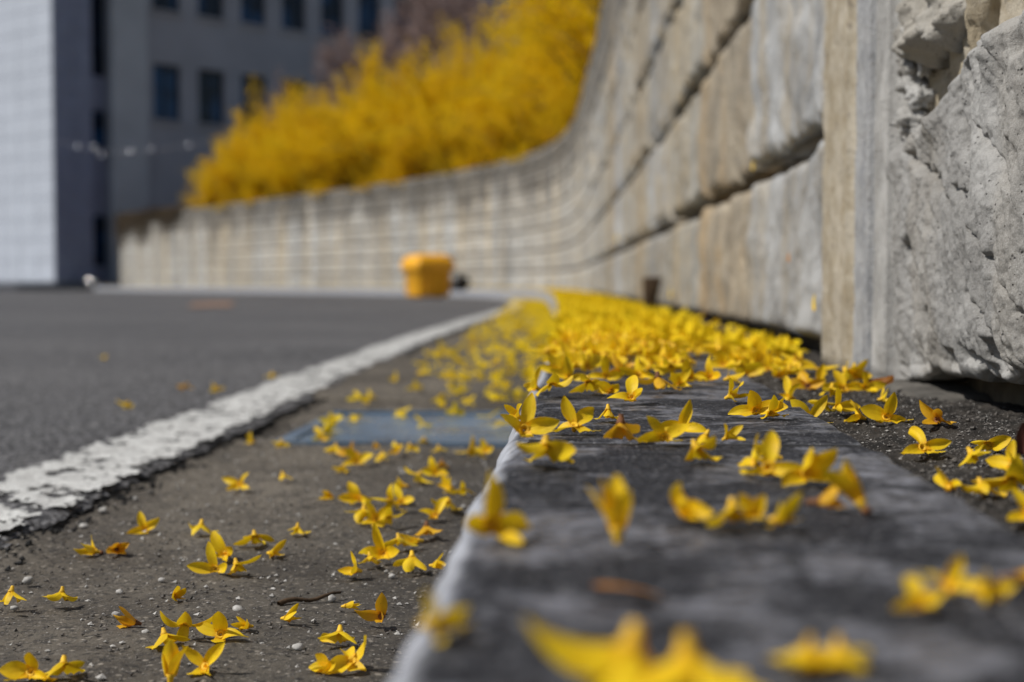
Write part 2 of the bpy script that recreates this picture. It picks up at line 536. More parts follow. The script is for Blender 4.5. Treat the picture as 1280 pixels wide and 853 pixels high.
# ------------------------------------------------------------------ ground, road, line, gutter, kerb, soil
link_o = link('ground', mesh_py('ground', [(-600, -200, -0.2), (600, -200, -0.2), (600, 1200, -0.2), (-600, 1200, -0.2)], [(0, 1, 2, 3)]), M['ground'])
structure(link_o)

def edge_noise(s):
    return 0.006 * fbm(np.asarray(s) * 7, 3.3, 0, 21, 3) + 0.005 * fbm(np.asarray(s) * 60, 1.1, 0, 22, 3) 
def road_z(x, y):
    return Z_R + 0.0016 * fbm(x * 110, y * 110, 0, 31, 2) + 0.002 * fbm(x * 6, y * 6, 0, 33, 2)
sA = np.concatenate([np.arange(-1.2, 0.75, 0.05), np.arange(0.75, 4.5, 0.006), np.arange(4.5, S_MAX, 0.08)])
oA = np.concatenate([[0.0], np.cumsum(np.concatenate([np.full(44, 0.007), np.geomspace(0.01, 0.25, 22)]))])
SS, OO = np.meshgrid(sA, oA, indexing='ij')
ex = edge_noise(SS)
xx, yy = P(SS, GE + edge_drift(SS) + ex * np.clip(1 - OO / 0.15, 0, 1) - OO)
zz = road_z(xx, yy) - 0.004 * np.exp(-OO / 0.008)
zz[:, -1] = Z_R
nA, mA = SS.shape
o_edge = np.stack([xx, yy, zz], 2).reshape(-1, 3)
road = structure(link('road', mesh_np('road', o_edge, grid_faces(nA, mA)), M['asphalt']))
# broken side of the asphalt, a strip facing the gutter
h = 5
jj = np.linspace(0, 1, h)
bx, by = xx[:, 0], yy[:, 0]
side = []
for j in jj:
    px_, py_ = P(sA, GE + edge_drift(sA) + edge_noise(sA) + 0.008 * j + 0.002 * fbm(sA * 120, j * 3, 0, 25, 2) * (j > 0))
    side.append(np.stack([px_, py_, zz[:, 0] * (1 - j) + (Z_G - 0.012) * j], 1))
side = np.stack(side, 1).reshape(-1, 3)
link('broken_edge', mesh_np('broken_edge', side, grid_faces(nA, h)), M['broken'], road)
# the open road to the left and behind
ix, iy = P(sA, GE + edge_drift(sA) - oA[-1] + 0.02)
poly = [(float(a), float(b), Z_R - 0.004) for a, b in zip(ix[::6], iy[::6])]
poly += [(-16, 44, Z_R - 0.004), (-70, 44, Z_R - 0.004), (-70, -12, Z_R - 0.004), (poly[0][0], -12, Z_R - 0.004)]
link('carriageway', mesh_py('carriageway', poly, [list(range(len(poly)))]), M['asphalt'], road)

# white edge line, chipped paint
lw = np.concatenate([np.arange(0.006, 0.126, 0.0045)])
sL = np.concatenate([np.arange(0.7, 5, 0.0055), np.arange(5, S_MAX - 1, 0.04)])
SS, OO = np.meshgrid(sL, lw, indexing='ij')
wob = 0.004 * fbm(SS * 9, 0.5, 0, 41, 3)
xx, yy = P(SS, GE + edge_drift(SS) - OO + wob)
zz = road_z(xx, yy) + 0.0022
F = grid_faces(*SS.shape)
cx, cy = xx.ravel()[F].mean(1), yy.ravel()[F].mean(1)
co = OO.ravel()[F].mean(1)
rim = np.minimum(co - 0.006, 0.126 - co)
wear = fbm(cx * 38, cy * 38, 0, 43, 4) + 0.55 * fbm(cx * 150, cy * 150, 0, 44, 2) - 2.2 * np.clip(1 - rim / 0.016, 0, 1) * 0.55
keep = wear > -0.62
structure(link('edge_line', mesh_np('edge_line', np.stack([xx, yy, zz], 2).reshape(-1, 3), F[keep]), M['paint']))
# faded orange mark sprayed on the road
mk = [on_z(a, b, Z_R + 0.004) for a, b in ((235, 384), (290, 382.5), (292, 377.5), (262, 378), (240, 379.5))]
structure(link('sprayed_road_mark', mesh_py('sprayed_road_mark', mk, [(0, 1, 2, 3, 4)]), M['orange']))

# gutter: cast slabs with joints
gutter = bpy.data.objects.new('gutter', None)
C.objects.link(gutter)
structure(gutter)
cuts = [(-1.2, 1.655), (2.065, 2.285), (2.295, 3.6), (3.61, 6.0)] + [(a + 0.01, a + 3.0) for a in np.arange(6.0, 39, 3.0)]
for i, (s0, s1) in enumerate(cuts):
    s1 = min(s1, S_MAX)
    ds = 0.007 if s1 < 4 else (0.03 if s1 < 7 else 0.15)
    no = 60 if s1 < 4 else 16
    s = np.concatenate([np.arange(s0, s1, ds), [s1]])
    if i == 0:
        s = np.concatenate([np.arange(s0, 0.5, 0.05), np.arange(0.5, s1, 0.006), [s1]])
    o = np.linspace(GE - 0.09, KL + 0.01, no)
    SS, OO = np.meshgrid(s, o, indexing='ij')
    xx, yy = P(SS, OO)
    zz = Z_G + 0.0035 * fbm(xx * 5, yy * 5, 0, 51, 3) + 0.0012 * fbm(xx * 60, yy * 60, 0, 52, 3) + (0.006 if i == 2 else 0) - 0.006 * sstep(0.25, 0, OO - KL)  * 0
    zz[0, :] -= 0.006
    zz[-1, :] -= 0.006
    link('gutter_slab', mesh_np('gutter_slab', np.stack([xx, yy, zz], 2).reshape(-1, 3), grid_faces(*SS.shape)), M['gutter'], gutter)
s = np.arange(1.656, 2.066, 0.008)
o = np.linspace(GE - 0.09, GE + 0.034, 18)
SS, OO = np.meshgrid(s, o, indexing='ij')
xx, yy = P(SS, OO)
zz = Z_G + 0.0035 * fbm(xx * 5, yy * 5, 0, 51, 3) + 0.0012 * fbm(xx * 60, yy * 60, 0, 52, 3)
link('gutter_slab', mesh_np('gutter_slab', np.stack([xx, yy, zz], 2).reshape(-1, 3), grid_faces(*SS.shape)), M['gutter'], gutter)
sB = np.arange(-1.2, S_MAX, 0.2)
v = np.stack([np.stack([*P(sB, GE - 0.05), np.full_like(sB, Z_G - 0.02)], 1), np.stack([*P(sB, 0.2), np.full_like(sB, Z_G - 0.02)], 1)], 1).reshape(-1, 3)
link('bedding', mesh_np('bedding', v, grid_faces(len(sB), 2)), M['soil'], gutter)

# kerb stones
kerb = bpy.data.objects.new('kerb', None)
C.objects.link(kerb)
structure(kerb)
prof = [(KL + 0.003, Z_G - 0.03), (KL, -0.07)]
r_e = 0.016
for a in np.linspace(0, 90, 7):
    prof.append((KL + r_e - r_e * math.cos(R(a)), -r_e + r_e * math.sin(R(a))))
prof += [(KL + r_e + (KR - 0.004 - KL - r_e) * t, 0.0) for t in np.linspace(0, 1, 26)[1:]] + [(KR, -0.004), (KR, -0.05)]
prof = np.array(prof)
joint = [0.672 + k * 1.0 for k in range(-2, 42)]
for j0, j1 in zip(joint[:-1], joint[1:]):
    if j0 > S_MAX - 0.6:
        break
    a, b = j0 + 0.003, min(j1 - 0.003, S_MAX)
    n_s = 200 if j1 < 2.2 and j1 > 0 else (60 if j1 < 4 else 14)
    s = np.concatenate([[a, a + 0.003], np.linspace(a + 0.008, b - 0.008, n_s), [b - 0.003, b]])
    dz = np.zeros(len(s))
    dz[[0, -1]], dz[[1, -2]] = -0.003, -0.0008
    SS = np.repeat(s[:, None], len(prof), 1)
    OO = np.repeat(prof[None, :, 0], len(s), 0)
    ZZ = np.repeat(prof[None, :, 1], len(s), 0)
    near = math.exp(-max(0, j0) / 4)
    wob = 0.0022 * fbm(SS * 30, OO * 30, 0, 61, 3) * near
    edge_w = np.exp(-((OO - KL - 0.006) / 0.012) ** 2)
    ZZ = ZZ + np.where(ZZ > -0.06, dz[:, None] + 0.00025 * fbm(SS * 120, OO * 120, 0, 62, 3) - 0.0012 * edge_w * np.abs(fbm(SS * 45, 2.0, 0, 63, 3)), 0)
    step = 0.002 * math.sin(j0 * 7.7)
    xx, yy = P(SS, OO + wob * (ZZ > -0.06) * (np.abs(OO - (KL + KR) / 2) > 0.06))
    V = np.stack([xx, yy, ZZ + (step if j0 > 0.7 else 0)], 2).reshape(-1, 3)
    Fq = grid_faces(*SS.shape)
    npf = len(prof)
    mesh = mesh_np('kerbstone', V, Fq)
    link('kerbstone', mesh, M['kerb'], kerb)
    ja, jb = P(np.array([j0 - 0.006] * 2), np.array([KL + 0.012, KR - 0.004])), P(np.array([j0 + 0.006] * 2), np.array([KL + 0.012, KR - 0.004]))
    q = [(ja[0][0], ja[1][0]), (ja[0][1], ja[1][1]), (jb[0][1], jb[1][1]), (jb[0][0], jb[1][0])]
    jv = [(float(x), float(y), z) for z in (-0.05, -0.0011) for x, y in q]
    link('joint_filler', mesh_py('joint_filler', jv, [(4, 5, 6, 7), (0, 1, 5, 4), (1, 2, 6, 5), (2, 3, 7, 6), (3, 0, 4, 7)]), M['broken'], kerb)

# soil strip behind the kerb
def soil_z(x, y):
    return -0.010 + 0.0035 * fbm(x * 22, y * 22, 0, 71, 3) + 0.0014 * fbm(x * 170, y * 170, 0, 72, 3)
sS = np.concatenate([np.arange(0.2, 2.2, 0.004), np.arange(2.2, 6, 0.03), np.arange(6, S_MAX, 0.2)])
oS = np.linspace(KR - 0.004, 0.06, 46)
SS, OO = np.meshgrid(sS, oS, indexing='ij')
xx, yy = P(SS, OO)
structure(link('soil_strip', mesh_np('soil_strip', np.stack([xx, yy, soil_z(xx, yy)], 2).reshape(-1, 3), grid_faces(*SS.shape)), M['soil']))

# steel cover across the gutter
cov = thing('drain_cover', 'flat blue-grey steel drain cover set across the concrete gutter', 'drain cover', (0, 0, 0))
cx0, cx1 = 0.25 + GE + 0.035, 0.25 + KL - 0.004
link('frame', box_mesh('frame', cx0, cx1, 1.66, 1.678, Z_G - 0.02, Z_G + 0.004), M['steel'], cov)
link('frame', box_mesh('frame', cx0, cx1, 2.042, 2.060, Z_G - 0.02, Z_G + 0.005), M['steel'], cov)
link('frame', box_mesh('frame', cx0, cx0 + 0.018, 1.680, 2.040, Z_G - 0.02, Z_G + 0.004), M['steel'], cov)
link('frame', box_mesh('frame', cx1 - 0.018, cx1, 1.680, 2.040, Z_G - 0.02, Z_G + 0.004), M['steel'], cov)
link('plate', box_mesh('plate', cx0 + 0.021, cx1 - 0.021, 1.682, 2.038, Z_G - 0.02, Z_G + 0.0015), M['steel'], cov)

# ------------------------------------------------------------------ the retaining wall
wall = thing('retaining_wall', 'long curving retaining wall of weathered rough-faced stone courses beside the kerb', 'wall')
zc = [0.012, 0.236, 0.506, 0.776, 1.046, 1.316, 1.586, 1.80]
# core behind the block faces
sW = np.concatenate([np.arange(-1.0, 12, 0.25), np.arange(12, S_WALL_END, 0.25), [S_WALL_END]])
ring = [(0.046, -0.06), (0.046, 1.785), (0.30, 1.785), (0.30, -0.06)]
V = []
for off, z in ring:
    x, y = P(sW, off)
    V.append(np.stack([x, y, np.full_like(x, z)], 1))
V = np.stack(V, 1).reshape(-1, 3)
Fq = grid_faces(len(sW), 4)
Fq = np.concatenate([Fq, [[(len(sW) - 1) * 4 + k for k in (0, 1, 2, 3)]]])
link('core', mesh_np('core', V, Fq, smooth=False), M['mortar'], wall)

def block_patch(L, H, nu, nv, relief, seed, top=None, bottom=None, depth=0.050, round_=0.018, extra=None, stria=0.5):
    """rough block face. local x along the wall, y = outwards is negative, z up"""
    u = np.concatenate([[0, 0], np.linspace(0, 1, nu), [1, 1]])
    v = np.concatenate([[0, 0], np.linspace(0, 1, nv), [1, 1]])
    U, W = np.meshgrid(u, v, indexing='ij')
    X = U * L
    zt = (top(X) if top else H + 0 * X)
    zb = (bottom(X) if bottom else 0 * X)
    Z = zb + (zt - zb) * W
    d_edge = np.minimum(np.minimum(X, L - X) * 1.6, np.minimum(Z - zb, zt - Z))
    rnd = np.sqrt(np.clip(1 - (1 - np.clip(d_edge / round_, 0, 1)) ** 2, 0, 1))
    big = fbm(X * 7, Z * 9, 0, seed, 3)
    mid = fbm(X * 28, Z * 24, 0, seed + 5, 4, 0.55)
    ridge = 1 - np.abs(fbm(X * 13 + Z * 6, Z * 11, 0, seed + 9, 3))
    stri = fbm(X * 75 + 2 * big, Z * 9, 0, seed + 11, 3)
    out = relief * (0.55 * big + 0.26 * mid + 0.40 * (ridge - 0.6) + stria * stri)
    if extra is not None:
        out = out + extra(X, Z, zt, zb)
    Y = -(out * np.clip(d_edge / 0.012, 0, 1)) + (1 - rnd) * 0.016
    Y[0, :] = Y[-1, :] = depth
    Y[:, 0] = Y[:, -1] = depth
    return np.stack([X, Y, Z], 2).reshape(-1, 3), grid_faces(len(u), len(v))

# shared blocks for the wall farther on, own meshes close by
lib = {}
def far_block(L, H, k, hi):
    key = (round(L, 2), round(H, 3), k, hi)
    if key not in lib:
        nu, nv = {0: (9, 6), 1: (30, 12), 2: (110, 46)}[hi]
        v, f = block_patch(L, H, nu, nv, 0.014 if hi else 0.012, 100 + k * 13, round_=0.016)
        lib[key] = mesh_np('stone_block', v, f)
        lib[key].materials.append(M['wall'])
    return lib[key]
PANEL = [(0.90, 0.93, 0.98), (0.86, 0.74, 0.56), (0.86, 0.83, 0.75), (0.84, 0.85, 0.86), (0.82, 0.74, 0.60), (0.90, 0.89, 0.85)]
marks = [1.472, 2.20]
while marks[-1] < 9:
    marks.append(marks[-1] + 0.82)
while marks[-1] < S_WALL_END - 1.3:
    marks.append(marks[-1] + 1.22)
kk = 0
for a, b in zip(marks[:-1], marks[1:]):
    for c in range(7):
        kk += 1
        gap = 0.026 if a < 3 else 0.036
        L, H = b - a - 0.012, zc[c + 1] - zc[c] - (gap if c else gap / 2)
        hi = 2 if (a < 10.5 and c < 6) else (1 if a < 9 else 0)
        if a < 1.6 or hi == 2:
            m = mesh_np('stone_block', *block_patch(L, H, (130 if a < 3.4 else 44) if hi == 2 else 24, (60 if a < 3.4 else 26) if hi == 2 else 12, 0.0095, 300 + kk * 7,
                        top=(lambda X, s=kk: H + 0.009 * fbm(X * 18, s * 3.1, 0, 5, 4)), bottom=(lambda X, s=kk: 0.008 * fbm(X * 18, s * 2.7, 0, 6, 4)) if c else None))
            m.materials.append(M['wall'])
        else:
            m = far_block(L, H, (kk * 5 + c) % 6, hi)
        mid_s = (a + b) / 2
        x0, y0 = P(a + 0.006)
        x1, y1 = P(b - 0.006)
        ang = math.atan2(y1 - y0, x1 - x0)
        # block local +x runs along the path, local -y must face the road (left of travel): mirror by starting from the far end
        o = link('stone_block', m, None, wall, (float(x1), float(y1), zc[c] + (gap / 2 if c else 0)), ang + math.pi)
        pt = PANEL[marks.index(a) % len(PANEL)] if a < 9 else (1.0, 1.0, 0.98)
        vr = random.uniform(0.86, 1.06)
        o.color = (pt[0] * vr, pt[1] * vr, pt[2] * vr, 1)

# near panel: ribs and the big rock-faced blocks. local frame: start at far end (y=1.245), x runs towards the camera
def yz(px, py, lat=0.243):
    d = ray(px, py)
    y = lat * d.y / d.x
    return y, CAM_Z + d.z / d.y * y
Y0 = 1.190
LN = 1.190 - 0.35
def rim_top(X):
    y = Y0 - X
    t = np.interp(y, [0.35, 0.72, 0.80, 0.88, 0.965, 1.03, 1.08, 1.13, 1.18, 1.22, 1.26], [0.247, 0.242, 0.241, 0.233, 0.226, 0.214, 0.207, 0.198, 0.189, 0.182, 0.180])
    return t + 0.0035 * fbm(X * 26, 1.7, 0, 81, 3)
def rim_bot(X):
    y = Y0 - X
    return np.interp(y, [0.4, 0.8, 1.0, 1.12, 1.2], [0.024, 0.019, 0.012, 0.004, -0.006]) + 0.004 * fbm(X * 30, 8.8, 0, 82, 3)
def groove(X, Z, pts, w, dep):
    """carved crack along photo pixel points"""
    q = [yz(*p) for p in pts]
    best = np.full(X.shape, 9.0)
    jit = 0.0025 * fbm(X * 120, Z * 120, 0, 91, 2)
    for (ya, za), (yb, zb_) in zip(q[:-1], q[1:]):
        ax, bx_ = Y0 - ya, Y0 - yb
        dx, dz = bx_ - ax, zb_ - za
        t = np.clip(((X - ax) * dx + (Z - za) * dz) / (dx * dx + dz * dz), 0, 1)
        best = np.minimum(best, np.hypot(X - ax - t * dx, Z - za - t * dz))
    best = np.abs(best + jit)
    return dep * np.exp(-(best / w) ** 2)
def pit(X, Z, px, py, r, dep, asp=1.0):
    y, z = yz(px, py)
    q = np.hypot((X - (Y0 - y)) / asp, Z - z) + 0.25 * r * fbm(X * 90, Z * 90, 0, 93, 2)
    return dep * np.exp(-(q / r) ** 4)
def near_detail(X, Z, zt, zb):
    e = 0
    for pts, w, dep in (
        ([(1112, 180), (1150, 215), (1166, 232), (1182, 262)], 0.0035, 0.009),
        ([(1205, 118), (1218, 160), (1238, 200), (1262, 240)], 0.0028, 0.008),
        ([(1212, 285), (1240, 330), (1258, 375), (1278, 430)], 0.0026, 0.008),
        ([(1200, 365), (1222, 395), (1236, 420)], 0.0030, 0.007),
        ([(1188, 235), (1204, 250), (1214, 268)], 0.0025, 0.006),
        ([(1268, 150), (1276, 190), (1282, 240)], 0.0030, 0.006),
        ([(1085, 425), (1092, 440), (1080, 458)], 0.0030, 0.006),
        ([(1092, 440), (1108, 462), (1120, 478)], 0.0030, 0.006),
        ([(1190, 440), (1215, 462), (1245, 470), (1275, 478)], 0.0050, 0.008)):
        e = e - groove(X, Z, pts, w, dep)
    for px, py, r, dep, asp in ((1148, 130, 0.016, 0.016, 1.3), (1262, 48, 0.010, 0.016, 1.0), (1198, 172, 0.010, 0.007, 1.0), (1126, 310, 0.009, 0.010, 1.2),
                                (1143, 400, 0.009, 0.011, 1.5), (1176, 215, 0.008, 0.008, 1.0), (1170, 452, 0.008, 0.010, 1.4), (1212, 90, 0.008, 0.012, 0.9),
                                (1100, 335, 0.004, 0.006, 1.5), (1124, 215, 0.004, 0.006, 1.0), (1190, 112, 0.0025, 0.006, 1.0), (1230, 445, 0.010, 0.010, 1.8)):
        e = e - pit(X, Z, px, py, r, dep, asp)
    # knobs hanging under the rim
    dt = zt - Z
    e = e + 0.007 * np.exp(-((dt - 0.018) / 0.014) ** 2) * (0.5 + fbm(X * 42, 3.3, 0, 95, 2))
    # rills running down the face
    e = e - 0.0045 * np.clip(fbm(X * 60 + Z * 40, Z * 34, 0, 99, 3) - 0.35, 0, 1) + 0.0022 * fbm(X * 95 + Z * 28, Z * 22, 0, 96, 3) + 0.0007 * fbm(X * 260, Z * 220, 0, 97, 2)
    # belly towards the camera, tucked in at the bottom
    e = e + 0.006 * sstep(0.0, 0.5, X) - 0.010 * sstep(0.045, 0.0, Z)
    return e
v, f = block_patch(LN, 0.23, 620, 230, 0.0085, 811, rim_top, rim_bot, depth=0.04, round_=0.013, extra=near_detail, stria=0.05)
m = mesh_np('stone_block', v, f)
o = link('stone_block', m, M['rock'], wall, (0.250, Y0, 0), -math.pi / 2)
o.color = (0.80, 0.81, 0.83, 1)
# upper rock block with its ragged lower edge
def up_bot(X):
    y = Y0 - X
    return np.interp(y, [0.35, 0.8, 0.98, 1.02, 1.06, 1.12, 1.17, 1.25], [0.305, 0.300, 0.292, 0.262, 0.248, 0.240, 0.252, 0.262]) + 0.006 * fbm(X * 40, 4.1, 0, 83, 3)
def up_extra(X, Z, zt, zb):
    return 0.006 * fbm(X * 70, Z * 60, 0, 98, 4, 0.6) - 0.006 * np.clip(fbm(X * 45, Z * 40, 0, 94, 3) - 0.3, 0, 1) + 0.006 * np.exp(-((Z - zb - 0.012) / 0.012) ** 2)
v, f = block_patch(LN, 0.5, 360, 130, 0.016, 853, lambda X: 0.50 + 0.004 * fbm(X * 20, 2, 0, 84, 3), up_bot, depth=0.04, round_=0.013, extra=up_extra)
link('stone_block', mesh_np('stone_block', v, f), M['rock'], wall, (0.256, Y0, 0), -math.pi / 2).color = (0.84, 0.83, 0.80, 1)
for c in range(2, 7):
    H = zc[c + 1] - zc[c] - 0.014
    v, f = block_patch(LN, H, 60, 20, 0.014, 870 + c, round_=0.014)
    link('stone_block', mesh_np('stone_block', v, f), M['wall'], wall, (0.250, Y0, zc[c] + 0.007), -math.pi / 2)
# rubble crumbs pressed in the seam beside the rib, and mortar showing in the deep joint
def lump(r, seed, sx=1, sy=1, sz=1, n=10, m_=8):
    th = np.linspace(0, math.pi, m_)
    ph = np.linspace(0, 2 * math.pi, n, endpoint=False)
    T, Q = np.meshgrid(th, ph, indexing='ij')
    d = np.stack([np.sin(T) * np.cos(Q), np.sin(T) * np.sin(Q), np.cos(T)], 2)
    rr = r * (1 + 0.30 * fbm(d[..., 0] * 2 + seed, d[..., 1] * 2, d[..., 2] * 2, seed, 3))
    V = (d * rr[..., None]) * np.array([sx, sy, sz])
    F = []
    for i in range(m_ - 1):
        for j in range(n):
            k = (j + 1) % n
            F.append((i * n + j, (i + 1) * n + j, (i + 1) * n + k, i * n + k))
    return V.reshape(-1, 3), np.array(F)
zq = 0.188
while zq < 0.52:
    rq = random.uniform(0.006, 0.017)
    v, f = lump(rq, 40 + int(zq * 1000), random.uniform(0.6, 0.9), random.uniform(0.8, 1.7), random.uniform(0.6, 1.1), 26, 20)
    rr_ = v / (np.linalg.norm(v, axis=1)[:, None] + 1e-9)
    v = v + rr_ * (rq * 0.28 * fbm(rr_[:, 0] * 3.1 + zq * 50, rr_[:, 1] * 3.1, rr_[:, 2] * 3.1, 17, 4, 0.6))[:, None]
    o = link('rubble_stone', mesh_np('rubble_stone', v, f), M['rock'], wall, (0.258 + random.uniform(0, 0.010), 1.168 + random.uniform(-0.030, 0.012), zq))
    o.rotation_euler = (random.uniform(-0.6, 0.6), random.uniform(-0.4, 0.4), random.uniform(-0.6, 0.6))
    zq += rq * random.uniform(0.6, 1.3)
v, f = block_patch(LN, 0.30, 200, 60, 0.010, 877, lambda X: 0.33 + 0 * X, lambda X: 0.15 + 0 * X, depth=0.05, round_=0.01)
link('mortar_bed', mesh_np('mortar_bed', v, f), M['rib_tan'], wall, (0.2765, Y0, 0), -math.pi / 2)
v, f = lump(0.012, 77, 1.0, 0.42, 3.6, 34, 34)
rr_ = v / (np.linalg.norm(v, axis=1)[:, None] + 1e-9)
v = v + rr_ * (0.003 * fbm(v[:, 0] * 160, v[:, 1] * 160, v[:, 2] * 160, 18, 3))[:, None]
link('rubble_stone', mesh_np('rubble_stone', v, f), M['rib_tan'], wall, (0.268, 0.985, 0.262))

def rib(y0, y1, xf, mat, seed, z1=1.79):
    nu, nv = 40, 200
    v, f = block_patch(y1 - y0, 1, nu, nv, 0.0022, seed, lambda X: z1 + 0 * X, lambda X: -0.012 + 0 * X, depth=0.06, round_=0.005, stria=0.0,
                       extra=lambda X, Z, a, b: 0.0016 * fbm(X * 120, Z * 70, 0, seed + 3, 4, 0.6) - 0.006 * np.clip(fbm(X * 60, Z * 25, 0, seed + 4, 3) - 0.75, 0, 1))
    link('rib', mesh_np('rib', v, f), mat, wall, (xf, y1, 0), -math.pi / 2)
rib(1.322, 1.462, 0.238, M['rib_tan'], 901)
rib(1.252, 1.314, 0.243, M['rib_grey'], 911)
rib(1.196, 1.246, 0.2465, M['rock'], 921)
# thin footing ledge
v, f = block_patch(0.17, 1, 120, 14, 0.003, 931, lambda X: -0.004 + 0.003 * fbm(X * 40, 3, 0, 86, 2) - 0.008 * sstep(0.06, 0.17, X), lambda X: -0.02 + 0 * X, depth=0.07, round_=0.004)
link('footing', mesh_np('footing', v, f), M['footing'], wall, (0.240, 1.19, 0), -math.pi / 2)

# ------------------------------------------------------------------ embankment behind the wall
offs = [0.26, 0.8, 2.0, 4.0, 8.0, 16.0]
hts = [1.70, 1.80, 2.2, 2.9, 3.6, 4.2]
s = np.arange(-1, S_WALL_END + 0.1, 0.5)
V = []
for o_, z_ in zip(offs, hts):
    x, y = P(s, o_)
    V.append(np.stack([x, y, z_ + 0.12 * fbm(x * 1.2, y * 1.2, 0, 15, 3) * (o_ > 0.3)], 1))
V = np.stack(V, 1).reshape(-1, 3)
structure(link('embankment', mesh_np('embankment', V, grid_faces(len(s), len(offs))), M['litter']))

# ------------------------------------------------------------------ forsythia hedge on the wall
def bush_arrays(seed, rad=1.3, hgt=2.2, n_st=72, n_fl=8600):
    r = np.random.default_rng(seed)
    stems, pts, dirs = [], [], []
    for i in range(n_st):
        az = r.uniform(0, 2 * math.pi)
        lean = r.uniform(0.05, 1.0) ** 0.8
        L = hgt * r.uniform(0.75, 1.25)
        t = np.linspace(0, 1, 9)
        reach = rad * lean * (t ** 1.25) * r.uniform(0.8, 1.25)
        zz = L * (t - 0.62 * lean * t ** 2.4) * (1 - 0.15 * lean)
        b = r.uniform(-0.25, 0.25, 2)
        p = np.stack([b[0] + reach * math.cos(az), b[1] + reach * math.sin(az), zz], 1)
        p[1:-1] += r.normal(0, 0.025, (7, 3))
        stems.append(tube_arrays(p, np.linspace(0.012, 0.003, 9), 3))
        k = n_fl // n_st
        tt = r.uniform(0.12, 1.0, k) ** 0.8
        q = np.stack([np.interp(tt, t, p[:, c]) for c in range(3)], 1) + r.normal(0, 0.045, (k, 3))
        pts.append(q)
    pts = np.concatenate(pts)
    n = len(pts)
    a = r.normal(size=(n, 3)); a /= np.linalg.norm(a, axis=1)[:, None]
    b = np.cross(a, r.normal(size=(n, 3))); b /= np.linalg.norm(b, axis=1)[:, None]
    c = np.cross(a, b)
    sz = r.uniform(0.020, 0.036, n)[:, None]
    V = []
    for e, w in ((a, b), (c, b)):      # two crossed petal pairs, each a kite
        V += [pts - e * sz, pts - w * sz * 0.42, pts + e * sz, pts + w * sz * 0.42]
    V = np.stack(V, 1).reshape(-1, 3)
    k = np.arange(n) * 8
    F = np.concatenate([np.stack([k, k + 1, k + 2, k + 3], 1), np.stack([k + 4, k + 5, k + 6, k + 7], 1)])
    return V, F, join_arrays(stems)
bushes = []
for sd in range(4):
    V, F, (sv, sf) = bush_arrays(50 + sd)
    a, b = mesh_np('blossom_crown', V, F, smooth=False), mesh_np('stems', sv, sf)
    a.materials.append(M['bush'])
    b.materials.append(M['stem'])
    bushes.append((a, b))
spots = []
for i, s_ in enumerate(np.concatenate([np.arange(9.5, 20, 1.05), np.arange(20.6, S_WALL_END - 5.6, 1.1)])):
    spots.append((float(s_) + random.uniform(-0.2, 0.2), 0.55 + random.uniform(-0.18, 0.2), 1.60, random.choice((0.84, 0.92, 1.0, 1.08)) * random.uniform(0.95, 1.05)))
for s_ in np.arange(14.0, S_WALL_END - 5.5, 1.7):
    spots.append((float(s_) + random.uniform(-0.5, 0.5), 0.34, 1.42, random.uniform(0.42, 0.60)))
for s_ in np.arange(10.5, S_WALL_END - 6.0, 1.5):
    spots.append((float(s_), 1.7 + random.uniform(-0.2, 0.3), 2.0, random.uniform(0.98, 1.15)))
for i, (s_, of, z, sc_) in enumerate(spots):
    x, y = P(s_, of)
    front = of < 1.2
    low = of < 0.35
    if s_ > S_WALL_END - 12:
        sc_ *= 0.98
    lab = 'small yellow forsythia bush drooping over the wall edge below the hedge' if low else ('arching yellow forsythia bush in full bloom along the wall top' if front else 'yellow forsythia bush in full bloom behind the front hedge row')
    grp = 'small drooping forsythia bushes' if low else ('forsythia bushes along the wall top' if front else 'forsythia bushes in the back row')
    if front and not low and i == 0:
        lab, grp = 'yellow forsythia bush where the hedge meets the steep near wall top', None
    if front and not low and abs(F_PX * float(x) / float(y) + 734 - 537) < 14:
        lab, grp = 'yellow forsythia bush on the wall directly above the grit bin', None
    if front and not low and s_ > S_WALL_END - 6.9:
        lab, grp = 'last yellow forsythia bush before the dry creeper on the wall end', None
    b = thing('forsythia_bush', lab, 'bush', (float(x), float(y), z), random.uniform(0, 6.28), grp)
    b.scale = (sc_, sc_, sc_ * random.uniform(0.9, 1.12))
    cm, sm = bushes[i % 4]
    link('blossom_crown', cm, None, b)
    link('stems', sm, None, b)

# dry creeper hanging over the bare end of the wall
r = np.random.default_rng(321)
n = 5200
cs = S_WALL_END - 0.05 - 5.0 * r.random(n) ** 1.2
hang = np.abs(r.normal(0, 0.20, n)) * (1.2 + 0.8 * fbm(cs * 2.2, 0.3, 0, 77, 2))
cof = r.normal(0.0, 0.05, n) - 0.05 + 0.18 * r.random(n) * (hang < 0.1)
cx_, cy_ = P(cs, cof)
cp = np.stack([cx_, cy_, 1.86 + 0.06 * r.random(n) - hang], 1)
ca = r.normal(size=(n, 3)); ca /= np.linalg.norm(ca, axis=1)[:, None]
cb_ = np.cross(ca, r.normal(size=(n, 3))); cb_ /= np.linalg.norm(cb_, axis=1)[:, None]
cz = r.uniform(0.02, 0.045, n)[:, None]
V = np.stack([cp - ca * cz, cp - cb_ * cz * 0.5, cp + ca * cz, cp + cb_ * cz * 0.5], 1).reshape(-1, 3)
kq = np.arange(n) * 4
creeper = thing('dry_creeper', 'dark brown dry creeper hanging over the bare end of the wall', 'creeper')
link('leaves', mesh_np('leaves', V, np.stack([kq, kq + 1, kq + 2, kq + 3], 1), smooth=False), M['litter'], creeper)

